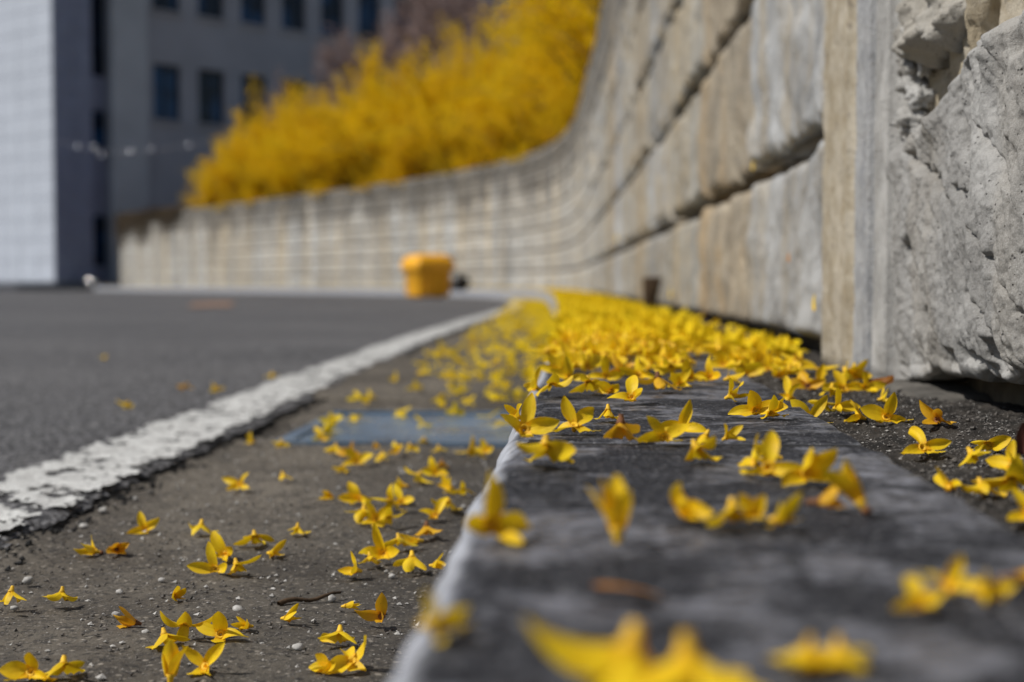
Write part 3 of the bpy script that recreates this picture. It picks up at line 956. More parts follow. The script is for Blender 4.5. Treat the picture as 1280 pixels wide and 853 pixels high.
# bare shrubs behind the hedge
def bare_arrays(seed, hgt):
    r = np.random.default_rng(seed)
    parts = []
    def grow(p, d, L, rad, lev):
        n = 5
        pts = [p]
        for i in range(n):
            d = d + r.normal(0, 0.16, 3) + np.array([0, 0, 0.06])
            d = d / np.linalg.norm(d)
            pts.append(pts[-1] + d * L / n)
        parts.append(tube_arrays(np.array(pts), np.linspace(rad, rad * 0.55, n + 1), 4 if lev < 2 else 3))
        if lev < 4:
            for k in range(5 if lev else 6):
                i = r.integers(1, n + 1)
                nd = d + r.normal(0, 0.55, 3)
                grow(pts[i], nd / np.linalg.norm(nd), L * r.uniform(0.5, 0.75), rad * 0.68, lev + 1)
    for k in range(3):
        d0 = np.array([r.normal(0, 0.25), r.normal(0, 0.25), 1.0])
        grow(np.array([r.normal(0, 0.15), r.normal(0, 0.15), -0.2]), d0 / np.linalg.norm(d0), hgt * 0.45, 0.045, 0)
    return join_arrays(parts)
bare = []
for sd in range(2):
    v, f = bare_arrays(90 + sd, 3.2)
    bare.append(mesh_np('branches', v, f))
    bare[-1].materials.append(M['bare'])
for i, (px, y, z, sc_) in enumerate([(470, 36, 2.3, 1.0), (520, 34, 2.5, 1.05), (565, 33, 2.6, 1.1), (610, 31, 2.7, 1.15), (435, 39, 2.0, 1.0), (645, 30, 2.8, 1.1), (545, 37, 2.8, 1.25), (590, 36, 2.8, 1.25), (330, 40, 1.0, 0.85), (380, 40, 1.5, 0.9), (205, 41, 0.2, 0.75), (500, 38, 2.6, 1.2), (455, 41, 2.2, 1.15), (410, 42, 2.0, 1.05), (350, 42, 1.4, 1.0), (620, 34, 3.0, 1.2), (575, 39, 3.2, 1.3), (320, 39.5, 1.6, 1.0), (365, 38.5, 2.0, 1.05), (400, 37.5, 2.4, 1.1), (440, 36, 2.8, 1.2), (485, 35, 3.0, 1.3), (530, 33.5, 3.2, 1.35), (560, 35, 3.6, 1.4), (600, 33, 3.6, 1.4)]):
    p = at_y(px, 355, y)
    b = thing('bare_shrub', 'leafless brown shrub with fine twigs behind the yellow hedge', 'shrub', (p.x, y, z), random.uniform(0, 6), 'leafless shrubs behind the hedge')
    b.scale = (sc_,) * 3
    link('branches', bare[i % 2], None, b)

# ------------------------------------------------------------------ buildings
def slab(name, p0, d, n_out, u0, u1, z0, z1, out0, out1, mat, parent):
    """box on a facade: p0 origin, d along, n_out outward; both 2-D"""
    v = []
    for u in (u0, u1):
        for o_ in (out0, out1):
            for z in (z0, z1):
                v.append((p0[0] + d[0] * u + n_out[0] * o_, p0[1] + d[1] * u + n_out[1] * o_, z))
    f = [(0, 1, 3, 2), (4, 6, 7, 5), (0, 4, 5, 1), (2, 3, 7, 6), (0, 2, 6, 4), (1, 5, 7, 3)]
    return link(name, mesh_py(name, v, f), mat, parent)
office = thing('office_building', 'grey rendered office building with rows of dark windows behind the hedge', 'building')
fd = np.array([0.674, 0.738]); fd /= np.linalg.norm(fd)
fn = np.array([fd[1], -fd[0]])
p0 = np.array([-12.8, 43.0])
wins = []
t = 0.0
for k in range(14):
    wins.append(t)
    t += 1.58
rows = [(5.05, 6.75), (8.36, 10.06), (11.7, 13.4)]
# wall pieces around the openings
slab('wall', p0, fd, fn, -1.9, 23, 0.0, rows[0][0], -0.35, 0.0, M['facade'], office)
for (z0, z1), nz in zip(rows, [rows[1][0], rows[2][0], 15.5]):
    slab('wall', p0, fd, fn, -1.9, 23, z1, nz, -0.35, 0.0, M['facade'], office)
    prev = -1.9
    for w in wins:
        slab('wall', p0, fd, fn, prev, w - 0.48, z0 + 0.001, z1 - 0.001, -0.35, 0.0, M['facade'], office)
        prev = w + 0.48
    slab('wall', p0, fd, fn, prev, 23, z0 + 0.001, z1 - 0.001, -0.35, 0.0, M['facade'], office)
slab('back_wall', p0, fd, fn, -1.9, 23, 0, 15.5, -8, -0.6, M['frame'], office)
slab('pilaster', p0, fd, fn, -1.92, -0.75, 0.0, 15.5, 0.003, 0.18, M['pilaster'], office)
for (z0, z1) in rows[:2]:
    for w in wins[:10]:
        fr = slab('window', p0, fd, fn, w - 0.48, w - 0.43, z0, z1, -0.22, -0.12, M['frame'], office)
        slab('frame', p0, fd, fn, w + 0.43, w + 0.48, z0, z1, -0.22, -0.12, M['frame'], fr)
        slab('frame', p0, fd, fn, w - 0.43, w + 0.43, z1 - 0.06, z1, -0.22, -0.12, M['frame'], fr)
        slab('frame', p0, fd, fn, w - 0.43, w + 0.43, z0, z0 + 0.06, -0.22, -0.12, M['frame'], fr)
        slab('frame', p0, fd, fn, w - 0.025, w + 0.025, z0 + 0.06, z1 - 0.06, -0.22, -0.12, M['frame'], fr)
        slab('pane', p0, fd, fn, w - 0.43, w - 0.025, z0 + 0.06, z1 - 0.06, -0.20, -0.18, M['glass'], fr)
        slab('pane', p0, fd, fn, w + 0.025, w + 0.43, z0 + 0.06, z1 - 0.06, -0.20, -0.18, M['glass'], fr)
        slab('sill', p0, fd, fn, w - 0.55, w + 0.55, z0 - 0.10, z0 - 0.002, 0.002, 0.09, M['facade'], fr)
# glazed stair slot between tower and office
tA = np.array([-15.2, 40.0])
td = np.array([0.6, 0.8]); tn = np.array([0.8, -0.6])
e0 = tA + td * 1.27
e1 = p0 + fd * (-1.9)
gd = e1 - e0
gl = float(np.linalg.norm(gd)); gd /= gl
gn = np.array([gd[1], -gd[0]])
slot = thing('stair_slot', 'narrow dark glazed stair slot between the white tiled tower and grey building', 'building')
bands = [(0.0, 0.6, 'spandrel_shaded_tile'), (0.6, 2.1, 'glass'), (2.1, 4.05, 'spandrel_shaded_tile'), (4.05, 5.2, 'glass'), (5.2, 6.2, 'spandrel_shaded_tile'), (6.2, 9.4, 'glass'), (9.4, 15, 'spandrel_shaded_tile')]
for a, b, mt in bands:
    slab('pane' if mt == 'glass' else 'panel', e0, gd, gn, -0.05, gl + 0.15, a + 0.004, b - 0.004, -0.6, -0.35 if mt == 'glass' else -0.28, M[mt], slot)
tower = thing('tiled_tower', 'tower clad in white tile panels rising beside the grey building', 'building')
ld = np.array([-0.8, 0.6]); ln = np.array([-0.6, -0.8])
def tower_core():
    c = [tA, tA + td * 1.27, tA + td * 1.27 + ld * 7, tA + ld * 7]
    v = [(q[0], q[1], z) for q in c for z in (0.05, 15.5)]
    f = [(0, 2, 3, 1), (2, 4, 5, 3), (4, 6, 7, 5), (6, 0, 1, 7), (1, 3, 5, 7)]
    return mesh_py('core', v, f)
link('core', tower_core(), M['tile_gap'], tower)
z = 0.15
row = 0
while z < 10.5:
    for u in np.arange(0.0, 6.5, 0.9):
        slab('tile_panel', tA, ld, ln, u + 0.012, u + 0.888, z + 0.012, z + 0.588, 0.002, 0.022, M['tile'], tower)
    for u in (0.0, 0.635):
        slab('tile_panel', tA, td, tn, u + 0.012, u + 0.623, z + 0.012, z + 0.588, 0.002, 0.022, M['spandrel_shaded_tile'], tower)  # darker bluish panels paint in the shade on this side
    z += 0.6
# pavement apron in front of the buildings
vv = [(-40, 37.6), (-15.6, 38.2), (-13.4, 40.6), (-13.4, 46), (-40, 46)]
n5 = len(vv)
vb = [(x, y, -0.12) for x, y in vv] + [(x, y, 0.10) for x, y in vv]
fb = [tuple(range(n5, 2 * n5))] + [(i, (i + 1) % n5, n5 + (i + 1) % n5, n5 + i) for i in range(n5)]
structure(link('pavement', mesh_py('pavement', vb, fb), M['pavement']))

# ------------------------------------------------------------------ yellow grit bin
def loft(rings, mat, name, parent, smooth=True):
    n = len(rings[0])
    V = np.concatenate(rings)
    F = []
    for i in range(len(rings) - 1):
        for j in range(n):
            k = (j + 1) % n
            F.append((i * n + j, i * n + k, (i + 1) * n + k, (i + 1) * n + j))
    m = bpy.data.meshes.new(name)
    m.from_pydata([tuple(v) for v in V], [], F + [tuple(range(n))[::-1], tuple(range((len(rings) - 1) * n, len(rings) * n))])
    for p in m.polygons:
        p.use_smooth = smooth and len(p.vertices) == 4
    return link(name, m, mat, parent)
def rrect(w, d, z, r=0.06, n=5):
    out = []
    for cxs, cys, a0 in ((1, 1, 0), (-1, 1, 90), (-1, -1, 180), (1, -1, 270)):
        for a in np.linspace(a0, a0 + 90, n):
            out.append((cxs * (w / 2 - r) + r * math.cos(R(a)), cys * (d / 2 - r) + r * math.sin(R(a)), z))
    return np.array(out)
bp = on_z(535, 372.5, Z_R)
gb = thing('grit_bin', 'yellow-orange plastic grit bin with domed lid standing at the road edge', 'grit bin', (bp.x, bp.y, Z_R), R(33))
k = bp.y * 62 / F_PX / 0.86                    # scale from its width in the picture
def rr(w, d, z, r=0.05):
    return rrect(w * k, d * k, z * k, r * k)
loft([rr(0.585, 0.565, 0.03), rr(0.60, 0.58, 0.05), rr(0.63, 0.61, 0.47), rr(0.65, 0.63, 0.48)], M['binp'], 'body', gb)
for sx in (-0.17, 0.17):
    loft([rr(0.10, 0.40, 0.0, 0.02) + np.array([sx * k, 0, 0]), rr(0.10, 0.40, 0.05, 0.02) + np.array([sx * k, 0, 0])], M['binp'], 'foot', gb)
loft([rr(0.69, 0.67, 0.470), rr(0.735, 0.715, 0.485), rr(0.735, 0.715, 0.56), rr(0.71, 0.69, 0.64), rr(0.62, 0.60, 0.70), rr(0.50, 0.48, 0.74), rr(0.3, 0.28, 0.755)], M['binp'], 'lid', gb)
for sx in (-0.2, 0.2):
    link('rib', box_mesh('rib', (sx - 0.025) * k, (sx + 0.025) * k, -0.325 * k, -0.28 * k, 0.10 * k, 0.42 * k), M['binp'], gb)
link('handle', box_mesh('handle', -0.09 * k, 0.09 * k, -0.372 * k, -0.342 * k, 0.515 * k, 0.545 * k), M['binp'], gb)
# black bag beside it
bb = at_y(574, 357, bp.y + 0.5)
v, f = lump(0.12, 12, 1.15, 0.8, 0.85, 24, 18)
v[:, 2] += 0.085
bag = tag(link('rubbish_bag', mesh_np('rubbish_bag', v, f), M['bag'], None, (bb.x, bb.y, 0.0)), 'small black plastic bag slumped on the kerb behind the yellow bin', 'bag')

# ------------------------------------------------------------------ cable with glint balls, glint post
cb = thing('sagging_cable', 'thin grey cable with shiny balls added for glints between the tiled tower and hedge', 'cable')
YC = 38.0
cpts = [at_y(a, b, YC) for a, b in ((70, 176), (98, 184), (118, 187), (140, 190), (165, 190), (190, 188), (237, 182), (262, 177))]
v, f = tube_arrays([tuple(p) for p in cpts], 0.014, 5)
link('cable', mesh_np('cable', v, f), M['cable'], cb)
for (a, b) in ((98, 183), (118, 184), (128, 194), (165, 190), (190, 187), (237, 182)):  # balls added to the cable, sized to throw sun glints
    p = at_y(a, b, YC)
    v, f = lump(0.07, 3, 1, 1, 1, 20, 16)
    link('glint_ball', mesh_np('glint_ball', v, f), M['chrome'], cb, p)
pp = at_y(115, 358, 36.5)
post = thing('glint_post', 'short steel post with rounded cap, added for a glint at the wall end', 'post', (pp.x, 36.5, -0.1))  # post added so that its cap gives a sun glint
v, f = tube_arrays([(0, 0, 0), (0, 0, 0.1), (0, 0, 0.2)], 0.06, 14)
link('shaft', mesh_np('shaft', v, f), M['cable'], post)
v, f = lump(0.13, 5, 1, 1, 0.9, 24, 18)
link('cap', mesh_np('cap', v, f), M['chrome'], post, (0, 0, 0.22))

# ------------------------------------------------------------------ forsythia blossoms
def petal_arrays(org, d, nrm, L, W, curl, cup, twist, nt=9, nc=5):
    """strap petal from org along d; inner face along nrm. curl>0 bends backwards (away from nrm)"""
    d = d / np.linalg.norm(d)
    nrm = nrm - d * np.dot(nrm, d)
    nrm /= np.linalg.norm(nrm) + 1e-9
    side = np.cross(d, nrm)
    t = np.linspace(0, 1, nt)
    c = np.linspace(-1, 1, nc)
    w = W * 0.5 * (0.60 + 0.40 * np.sin(np.clip(t / 0.45, 0, 1) * math.pi / 2)) * np.clip(1 - np.clip((t - 0.42) / 0.58, 0, 1) ** 2.1, 0, 1) ** 0.8
    wav = 0.10 * math.sin(W * 9e4) 
    w[-1] = W * 0.05
    V = []
    p = np.array(org, float)
    for i in range(nt):
        a = -curl * t[i]
        dd = d * math.cos(a) + nrm * math.sin(a)
        nn = -d * math.sin(a) + nrm * math.cos(a)
        if i:
            p = p + dd * L / (nt - 1)
        ca, sa = math.cos(twist * t[i]), math.sin(twist * t[i])
        s2, n2 = side * ca + nn * sa, -side * sa + nn * ca
        for q in c:
            V.append(p + s2 * w[i] * q + n2 * w[i] * (cup * abs(q) ** 1.4 * (1 - 0.5 * t[i]) + wav * math.sin(7 * t[i] + 1.5 * q) * abs(q)))
    uv = np.stack([np.repeat(0 * t, nc) + np.tile((c + 1) / 2, nt), np.repeat(t, nc)], 1)
    return np.array(V), grid_faces(nt, nc), uv

def blossom_parts(az, el, roll, opn, sc=1.0, seed=0, nt=9, nc=5, lens=None, jit=1.0, missing=(), wf=1.0):
    """az/el: where the flower looks (deg); roll: turn of the petals, from up, counter-clockwise as it faces you; opn: angle petals make with the axis"""
    r = np.random.default_rng(seed + 1000)
    a = np.array([math.cos(R(el)) * math.cos(R(az)), math.cos(R(el)) * math.sin(R(az)), math.sin(R(el))])
    up = np.array([0, 0, 1.0]) if abs(el) < 80 else np.array([math.cos(R(az)), math.sin(R(az)), 0]) * (-1 if el > 0 else 1)
    e1 = up - a * np.dot(up, a)
    e1 /= np.linalg.norm(e1)
    e2 = np.cross(a, e1)
    hgt = 0.0042 * sc + 0.0035 * sc * max(0, -math.sin(R(el))) * (2.2 if wf < 1.5 else 1.5)
    org = np.array([0, 0, hgt])
    petals = []
    for i in range(4):
        if i in missing:
            continue
        ph = R(roll + 90 * i) + r.normal(0, 0.16 * jit)
        op = R(opn) + r.normal(0, 0.20 * jit)
        rad = e1 * math.cos(ph) + e2 * math.sin(ph)
        d = a * math.cos(op) + rad * math.sin(op)
        nrm = a * math.sin(op) - rad * math.cos(op)
        L = 0.0172 * sc * (lens[i] if lens else r.uniform(0.85, 1.15))
        W = 0.0081 * sc * wf * r.uniform(0.8, 1.25)
        V, F, uv = petal_arrays(org + rad * 0.0016 * sc + a * 0.001 * sc, d, nrm, L, W, r.normal(0.12, 0.45 * jit) * min(1.0, opn / 60), r.uniform(0.25, 1.0), r.normal(0, 0.6 * jit) * min(1.0, opn / 50), nt, nc)
        lo = V[:, 2] < 0.0008
        V[lo, 2] = 0.0008 - (V[lo, 2] - 0.0008) * 0.10 + 0.0006 * i + 0.0003 * r.random(int(lo.sum()))
        petals.append((V, F, uv))
    # throat: funnel, and a short tube behind it
    rings = [(-0.0030, 0.0012), (-0.0018, 0.0015), (0.0000, 0.0018), (0.0016, 0.0027), (0.0022, 0.0024), (0.0008, 0.0012), (-0.0006, 0.0003)]
    n = 8
    V = []
    for h_, rad_ in rings:
        for k in range(n):
            q = 2 * math.pi * k / n
            V.append(org + a * h_ * sc + (e1 * math.cos(q) + e2 * math.sin(q)) * rad_ * sc)
    V = np.array(V)
    V[:, 2] = np.maximum(V[:, 2], 0.0004)
    F = []
    for i in range(len(rings) - 1):
        for k in range(n):
            F.append((i * n + k, i * n + (k + 1) % n, (i + 1) * n + (k + 1) % n, (i + 1) * n + k))
    return petals, (V, np.array(F))

def pose_of(el, opn):
    if opn <= 32:
        return 'closed'
    if el < -15:
        return 'facedown'
    if el > 55:
        return 'open'
    return 'upright'
POSE_TXT = {'closed': 'closed yellow forsythia blossom with folded petals',
            'facedown': 'face-down yellow forsythia blossom with skirt-like petals',
            'open': 'open face-up yellow forsythia blossom',
            'upright': 'yellow forsythia blossom with one petal raised'}
SURF_TXT = {'k': 'on the mostly bare granite kerb', 'd': 'in the dense drift on the kerb', 'c': 'on the blue-grey drain cover', 'g': 'on the concrete gutter', 's': 'on the dark soil beside the wall', 'a': 'on the open asphalt'}
SURF_NAME = {'k': 'bare kerb', 'd': 'kerb drift', 'c': 'drain cover', 'g': 'gutter', 's': 'soil', 'a': 'asphalt'}
def place_blossom(x, y, z, surf, meshes, pose, mats, label=None, rotz=0.0, sc=1.0):
    if surf == 'k' and y > 1.08:
        surf = 'd'
    if surf == 'g' and 1.66 < y < 2.06 and cx0 < x < cx1:
        surf = 'c'
    lab = label or (POSE_TXT[pose] + ' ' + SURF_TXT[surf])
    t_ = thing('forsythia_blossom', lab, 'blossom', (x, y, z), rotz, None if label else pose + ' blossoms on the ' + SURF_NAME[surf])
    t_.scale = (sc, sc, sc)
    pm, th = meshes
    for m_ in pm:
        link('petal', m_, mats[0], t_)
    link('throat', th, mats[1], t_)
    return t_
def meshes_of(parts):
    petals, th = parts
    return [mesh_np('petal', V, F, True, uv) for V, F, uv in petals], mesh_np('throat', th[0], th[1])
def kerb_z(x):
    """top of the kerb with its rounded road-side edge (straight stretch)"""
    o_ = x - 0.25
    if o_ < KL + r_e:
        q = min(1.0, max(0.0, (KL + r_e - o_) / r_e))
        return -r_e + r_e * math.sqrt(max(0.0, 1 - q * q))
    return 0.0
Z0 = {'k': 0.0006, 'g': Z_G + 0.002, 's': -0.0085, 'a': Z_R + 0.002}
# px, py (where it touches), surface, az, el, roll, open, scale, [label]
U = None
hand = [
    (655, 548, 'k', 282, 24, -10, 76, 1.10, 'yellow forsythia blossom perched on the rounded kerb edge, its brown throat showing'),
    (650, 522, 'k', 200, 20, 30, 45, 0.75, U), (718, 543, 'k', 278, 62, 25, 84, 0.92, 'flattened yellow blossom with spotted orange throat lying on the kerb'),
    (682, 584, 'k', 262, -62, 45, 66, 1.05, 'broad yellow blossom sagging face down just behind the kerb edge'),
    (760, 527, 'k', 270, -72, 0, 38, 0.72, 'small yellow blossom standing on its petals with its tube pointing up'),
    (776, 553, 'k', 262, -72, 12, 62, 1.0, U), (830, 556, 'k', 276, 18, 30, 78, 0.86, 'open four-petalled yellow star facing along the kerb'),
    (853, 545, 'k', 250, 25, -5, 66, 0.88, U), (884, 558, 'k', 190, -25, 20, 55, 0.62, U), (906, 554, 'k', 330, 30, 20, 28, 0.55, U),
    (868, 580, 'k', 310, -35, 30, 65, 0.80, U), (960, 598, 'k', 262, 12, 2, 70, 1.05, U), (1006, 606, 'k', 285, 30, 28, 52, 0.95, U),
    (972, 580, 'k', 170, 10, 45, 50, 0.70, U), (945, 588, 'k', 210, 40, 10, 60, 0.65, U),
    (1078, 645, 'k', 150, 58, 0, 20, 0.92, 'closed yellow blossom standing like a small pointed cone on the kerb'),
    (1018, 638, 'k', 355, 4, 45, 18, 0.68, U), (915, 658, 'k', 265, -20, 40, 62, 0.72, U), (968, 660, 'k', 330, 5, 45, 46, 0.66, U), (945, 652, 'k', 250, 15, 45, 40, 0.6, U),
    (852, 650, 'k', 274, 22, -8, 60, 0.74, U), (772, 684, 'k', 95, 78, 0, 13, 0.98, 'tall closed yellow blossom standing upright alone on bare kerb'),
    (612, 674, 'k', 300, 22, 8, 74, 0.98, 'large yellow blossom leaning over the rounded kerb edge, petals up and right'),
    (535, 790, 'k', 335, 12, 30, 62, 0.74, U), (1150, 766, 'k', 268, 26, 22, 78, 0.50, 'small yellow star blossom leaning against two others on the kerb'),
    (1186, 745, 'k', 250, 40, 0, 50, 0.55, U), (1224, 752, 'k', 300, 10, 30, 35, 0.50, U), (1262, 735, 'k', 5, 3, 45, 14, 0.62, U),
    (1012, 836, 'k', 200, -70, 45, 60, 0.50, U), (1048, 834, 'k', 320, -70, 20, 58, 0.48, U),
    (790, 862, 'k', 215, -72, 32, 62, 0.98, 'big yellow blossom heap lying face down on bare kerb'), (858, 872, 'k', 320, -72, 10, 62, 0.92, U),
    # the dense end of the bare kerb
    (790, 505, 'k', 265, 20, 0, 62, 1.0, U), (765, 495, 'k', 230, 10, 20, 60, 0.9, U), (690, 497, 'k', 265, -40, 10, 70, 1.0, U), (735, 493, 'k', 290, -30, 40, 70, 1.0, U),
    (672, 490, 'k', 200, 30, 0, 60, 0.9, U), (712, 478, 'k', 270, 10, 0, 70, 1.0, U), (822, 490, 'k', 270, -35, 0, 68, 1.1, U), (850, 486, 'k', 240, 20, 40, 55, 0.8, U),
    (862, 480, 'k', 272, 15, 4, 58, 1.1, U), (888, 478, 'k', 265, 15, -4, 50, 1.05, U), (908, 480, 'k', 10, 15, 20, 50, 0.9, U), (910, 503, 'k', 330, 25, 40, 45, 0.85, U),
    (945, 522, 'k', 255, 20, 14, 60, 0.98, U), (962, 524, 'k', 300, 10, 40, 60, 0.8, U), (800, 476, 'k', 250, 15, 10, 60, 1.0, U), (838, 470, 'k', 280, -30, 30, 66, 1.0, U),
    (757, 478, 'k', 280, 25, 0, 60, 1.0, U), (780, 470, 'k', 250, 10, 30, 66, 1.0, U), (700, 470, 'k', 250, 10, 0, 60, 1.0, U), (925, 470, 'k', 270, -20, 10, 66, 1.0, U), (905, 462, 'k', 240, 10, 0, 60, 1.0, U),
    # soil by the wall
    (985, 528, 's', 250, -20, 30, 66, 1.0, U), (1012, 526, 's', 285, 40, 40, 74, 1.0, U), (1045, 522, 's', 300, 15, 10, 62, 0.9, U), (1030, 512, 's', 250, -25, 30, 62, 0.85, U),
    (1108, 527, 's', 265, 24, -20, 66, 1.12, U), (1078, 525, 's', 180, 20, 45, 66, 0.85, U),
    (1152, 566, 's', 282, 30, 16, 76, 0.92, 'crisp yellow blossom on bare soil, one pointed petal up and one broad petal flat'),
    (1172, 532, 's', 240, 15, -30, 58, 0.82, U), (1238, 560, 's', 230, -30, 20, 62, 0.82, 'crumpled browning yellow blossom on gritty soil beside the rock'),
    (1212, 580, 's', 320, -20, 30, 58, 0.78, U), (1190, 610, 's', 200, 20, 0, 55, 0.70, U), (1225, 612, 's', 300, -20, 40, 60, 0.68, U), (1262, 612, 's', 270, -15, 10, 70, 0.9, U), (1285, 650, 's', 260, 30, 45, 55, 0.72, U), (1268, 590, 's', 200, 30, 10, 60, 0.8, U),
    (1055, 492, 's', 262, 25, 16, 66, 1.05, U), (1080, 492, 's', 300, 20, 0, 40, 0.9, U), (1040, 498, 's', 240, -20, 30, 60, 0.9, U), (1010, 490, 's', 255, 15, 10, 66, 1.0, U), (990, 498, 's', 200, 20, 30, 60, 0.95, U),
    (1022, 485, 's', 285, 20, -10, 60, 0.95, U), (1000, 478, 's', 250, -25, 30, 60, 0.95, U), (960, 468, 's', 265, 15, 0, 60, 1.0, U), (945, 462, 's', 280, -20, 30, 66, 1.0, U), (972, 478, 's', 300, 25, 0, 60, 0.9, U), (1100, 500, 's', 0, 10, 30, 45, 0.7, U),
]
gut = [(300, 612, 275, 40, 40, 80, 1.0), (183, 668, 250, 20, 30, 55, 0.9), (122, 696, 200, 15, 30, 50, 0.9), (146, 693, 300, 20, 20, 45, 0.85), (252, 670, 270, -25, 30, 66, 1.0), (372, 670, 270, -20, 40, 40, 0.8),
       (318, 684, 290, -20, 20, 62, 1.0), (283, 700, 255, 20, 25, 60, 1.0), (337, 697, 330, 5, 40, 35, 0.8), (270, 719, 265, 12, 0, 70, 1.0), (295, 719, 300, -20, 30, 55, 0.9), (15, 755, 260, -25, 40, 50, 0.85), (78, 755, 270, -40, 30, 50, 0.8),
       (218, 752, 320, 20, 30, 30, 0.7), (172, 786, 210, 20, 60, 45, 0.8), (355, 779, 340, 10, 45, 30, 0.7), (313, 788, 200, 10, 30, 30, 0.6), (205, 810, 300, -20, 30, 50, 0.85), (233, 800, 250, -20, 60, 62, 1.0), (276, 802, 275, 20, -5, 62, 1.0),
       (40, 850, 265, 20, -15, 55, 1.0), (80, 850, 280, -20, 30, 55, 0.95), (213, 858, 90, 75, 0, 18, 1.0), (258, 842, 250, 30, 50, 50, 0.85), (430, 763, 355, 10, 45, 30, 0.6), (478, 778, 250, 15, 5, 45, 0.85),
       (425, 808, 270, -20, 40, 62, 0.9), (440, 838, 275, 55, 30, 78, 1.0), (415, 842, 200, 20, 40, 50, 0.7), (353, 600, 300, -20, 30, 45, 0.7), (415, 625, 250, 10, 40, 45, 0.8), (317, 556, 200, 20, 30, 50, 0.9), (352, 561, 280, -20, 30, 55, 0.9),
       (403, 552, 270, 15, 20, 60, 1.0), (420, 568, 270, -30, 30, 60, 1.0), (445, 582, 290, 20, 30, 66, 1.1), (440, 572, 250, 20, 0, 60, 1.0), (478, 577, 250, -20, 30, 55, 0.9), (468, 562, 300, 20, 30, 30, 0.7), (497, 568, 260, 10, 30, 60, 1.0), (512, 566, 300, -20, 40, 55, 0.9),
       (530, 555, 270, -20, 30, 40, 0.7), (548, 566, 300, -20, 30, 40, 0.7), (590, 573, 265, -20, 10, 66, 1.1), (608, 568, 250, 10, 20, 60, 1.0), (525, 606, 200, -20, 30, 60, 1.1), (545, 596, 260, 20, 0, 60, 1.0), (552, 586, 280, -20, 30, 45, 0.8),
       (565, 616, 200, 20, 30, 60, 1.0), (578, 622, 300, -20, 30, 55, 0.9), (450, 630, 250, 20, 15, 55, 1.1), (455, 652, 265, -30, 30, 62, 1.1), (470, 655, 280, 20, 30, 60, 1.0), (490, 640, 240, -20, 60, 62, 1.1), (502, 632, 280, 20, 30, 60, 0.9),
       (485, 660, 300, -20, 20, 62, 1.0), (545, 650, 265, 20, -15, 62, 1.05), (560, 640, 300, -25, 30, 62, 1.0), (533, 672, 270, -25, 30, 50, 1.0), (525, 682, 200, 5, 45, 30, 0.9), (480, 700, 255, 15, 10, 66, 1.2), (498, 686, 300, -20, 20, 62, 0.9),
       (515, 712, 280, -25, 40, 60, 1.0), (540, 712, 340, 5, 45, 30, 0.7), (448, 720, 200, 15, 30, 60, 0.9), (462, 706, 300, -20, 30, 50, 0.7), (430, 592, 260, -20, 30, 55, 0.8), (508, 612, 190, 5, 45, 25, 0.8)]
hand += [(a, b, 'g', c, d, e, f, g, U) for a, b, c, d, e, f, g in gut]
hand += [(340, 473, 'a', 270, -20, 30, 50, 1.0, U), (232, 488, 'a', 250, -20, 30, 55, 1.0, U), (160, 512, 'a', 250, -25, 30, 55, 1.0, U), (270, 491, 'a', 300, -20, 0, 55, 1.0, U), (132, 450, 'a', 250, -20, 20, 50, 1.0, U)]
mats = (M['petal'], M['throat'])
n_hand = 0
for i, (px, py, sf, az, el, roll, opn, sc_, lab) in enumerate(hand):
    if el < 0 and lab is None:
        el = max(-88, -48 + el * 0.5)
    p = on_z(px, py, Z0[sf])
    z = Z0[sf]
    if sf == 'k':
        z = kerb_z(p.x) + 0.0006
    if sf == 's':
        z = float(soil_z(p.x, p.y)) + 0.0008
    near = py > 800 and sf == 'k'
    parts_ = blossom_parts(az, el, roll, opn, sc_ * (1.05 if near else 0.90), i, jit=0.6 if near else 1.35, wf=1.55 if near else 1.0)
    ms = meshes_of(parts_)
    bl = place_blossom(p.x, p.y, z, sf, ms, pose_of(el, opn), (M['petal_fading'], M['calyx']) if lab is None and i % 11 == 5 else mats, lab)
    if (opn <= 25 and el < 60) or (i % 5 == 1 and 0 < el < 40):                      # dry calyx still holding on to the tube
        cv, cf = lump(0.0018 * sc_, i, 1, 1, 0.9, 10, 8)
        tc = parts_[1][0][:8].mean(0)
        link('calyx', mesh_np('calyx', cv + np.array([tc[0], tc[1], max(tc[2], 0.0018)]), cf), M['calyx'], bl)
    n_hand += 1

# single withered petal on the kerb
def single_petal(name, loc, dirv, nrm, L, W, mat, label, cup=0.3, curl=0.3):
    V, F, uv = petal_arrays(np.zeros(3), np.array(dirv, float), np.array(nrm, float), L, W, curl, cup, 0.2)
    lift = -V[:, 2].min() if abs(nrm[2]) > 0.5 else 0
    return tag(link(name, mesh_np(name, V, F, True, uv), mat, None, (loc[0], loc[1], loc[2] + lift)), label, 'petal')
p = on_z(742, 748, 0.001)
single_petal('withered_petal', p, (1, 0.05, 0.02), (0, 0, 1), 0.0175, 0.006, M['petal_brown'], 'single withered orange-brown petal lying flat on the kerb')
for (px, py, lat, L, mt, lab) in ((942, 212, 0.243, 0.016, 'petal', 'yellow petal caught in the horizontal joint of the wall'), (987, 328, 0.236, 0.014, 'petal_brown', 'orange-brown dry petal stuck on the rough wall face'),
                                  (1019, 388, 0.232, 0.018, 'petal', 'yellow petal stuck to the wall beside the tan rib'), (838, 372, 0.20, 0.03, 'petal', 'yellow petal low on the wall beside the wooden stake'), (765, 302, 0.10, 0.05, 'petal', 'yellow petal stuck to the far wall')):
    d = ray(px, py)
    y = lat * d.y / d.x
    if px < 850:
        y = {838: 3.6, 765: 6.6}[px]
        wx = float(P(y)[0]) - 0.012
    else:
        wx = lat
    pt = Vector((wx, y, CAM_Z + d.z / d.y * y))
    single_petal('fallen_petal' if mt == 'petal' else 'withered_petal', pt, (-0.15, 0.3, 1.0), (-1, -0.3, 0), L, L * 0.5, M[mt], lab)

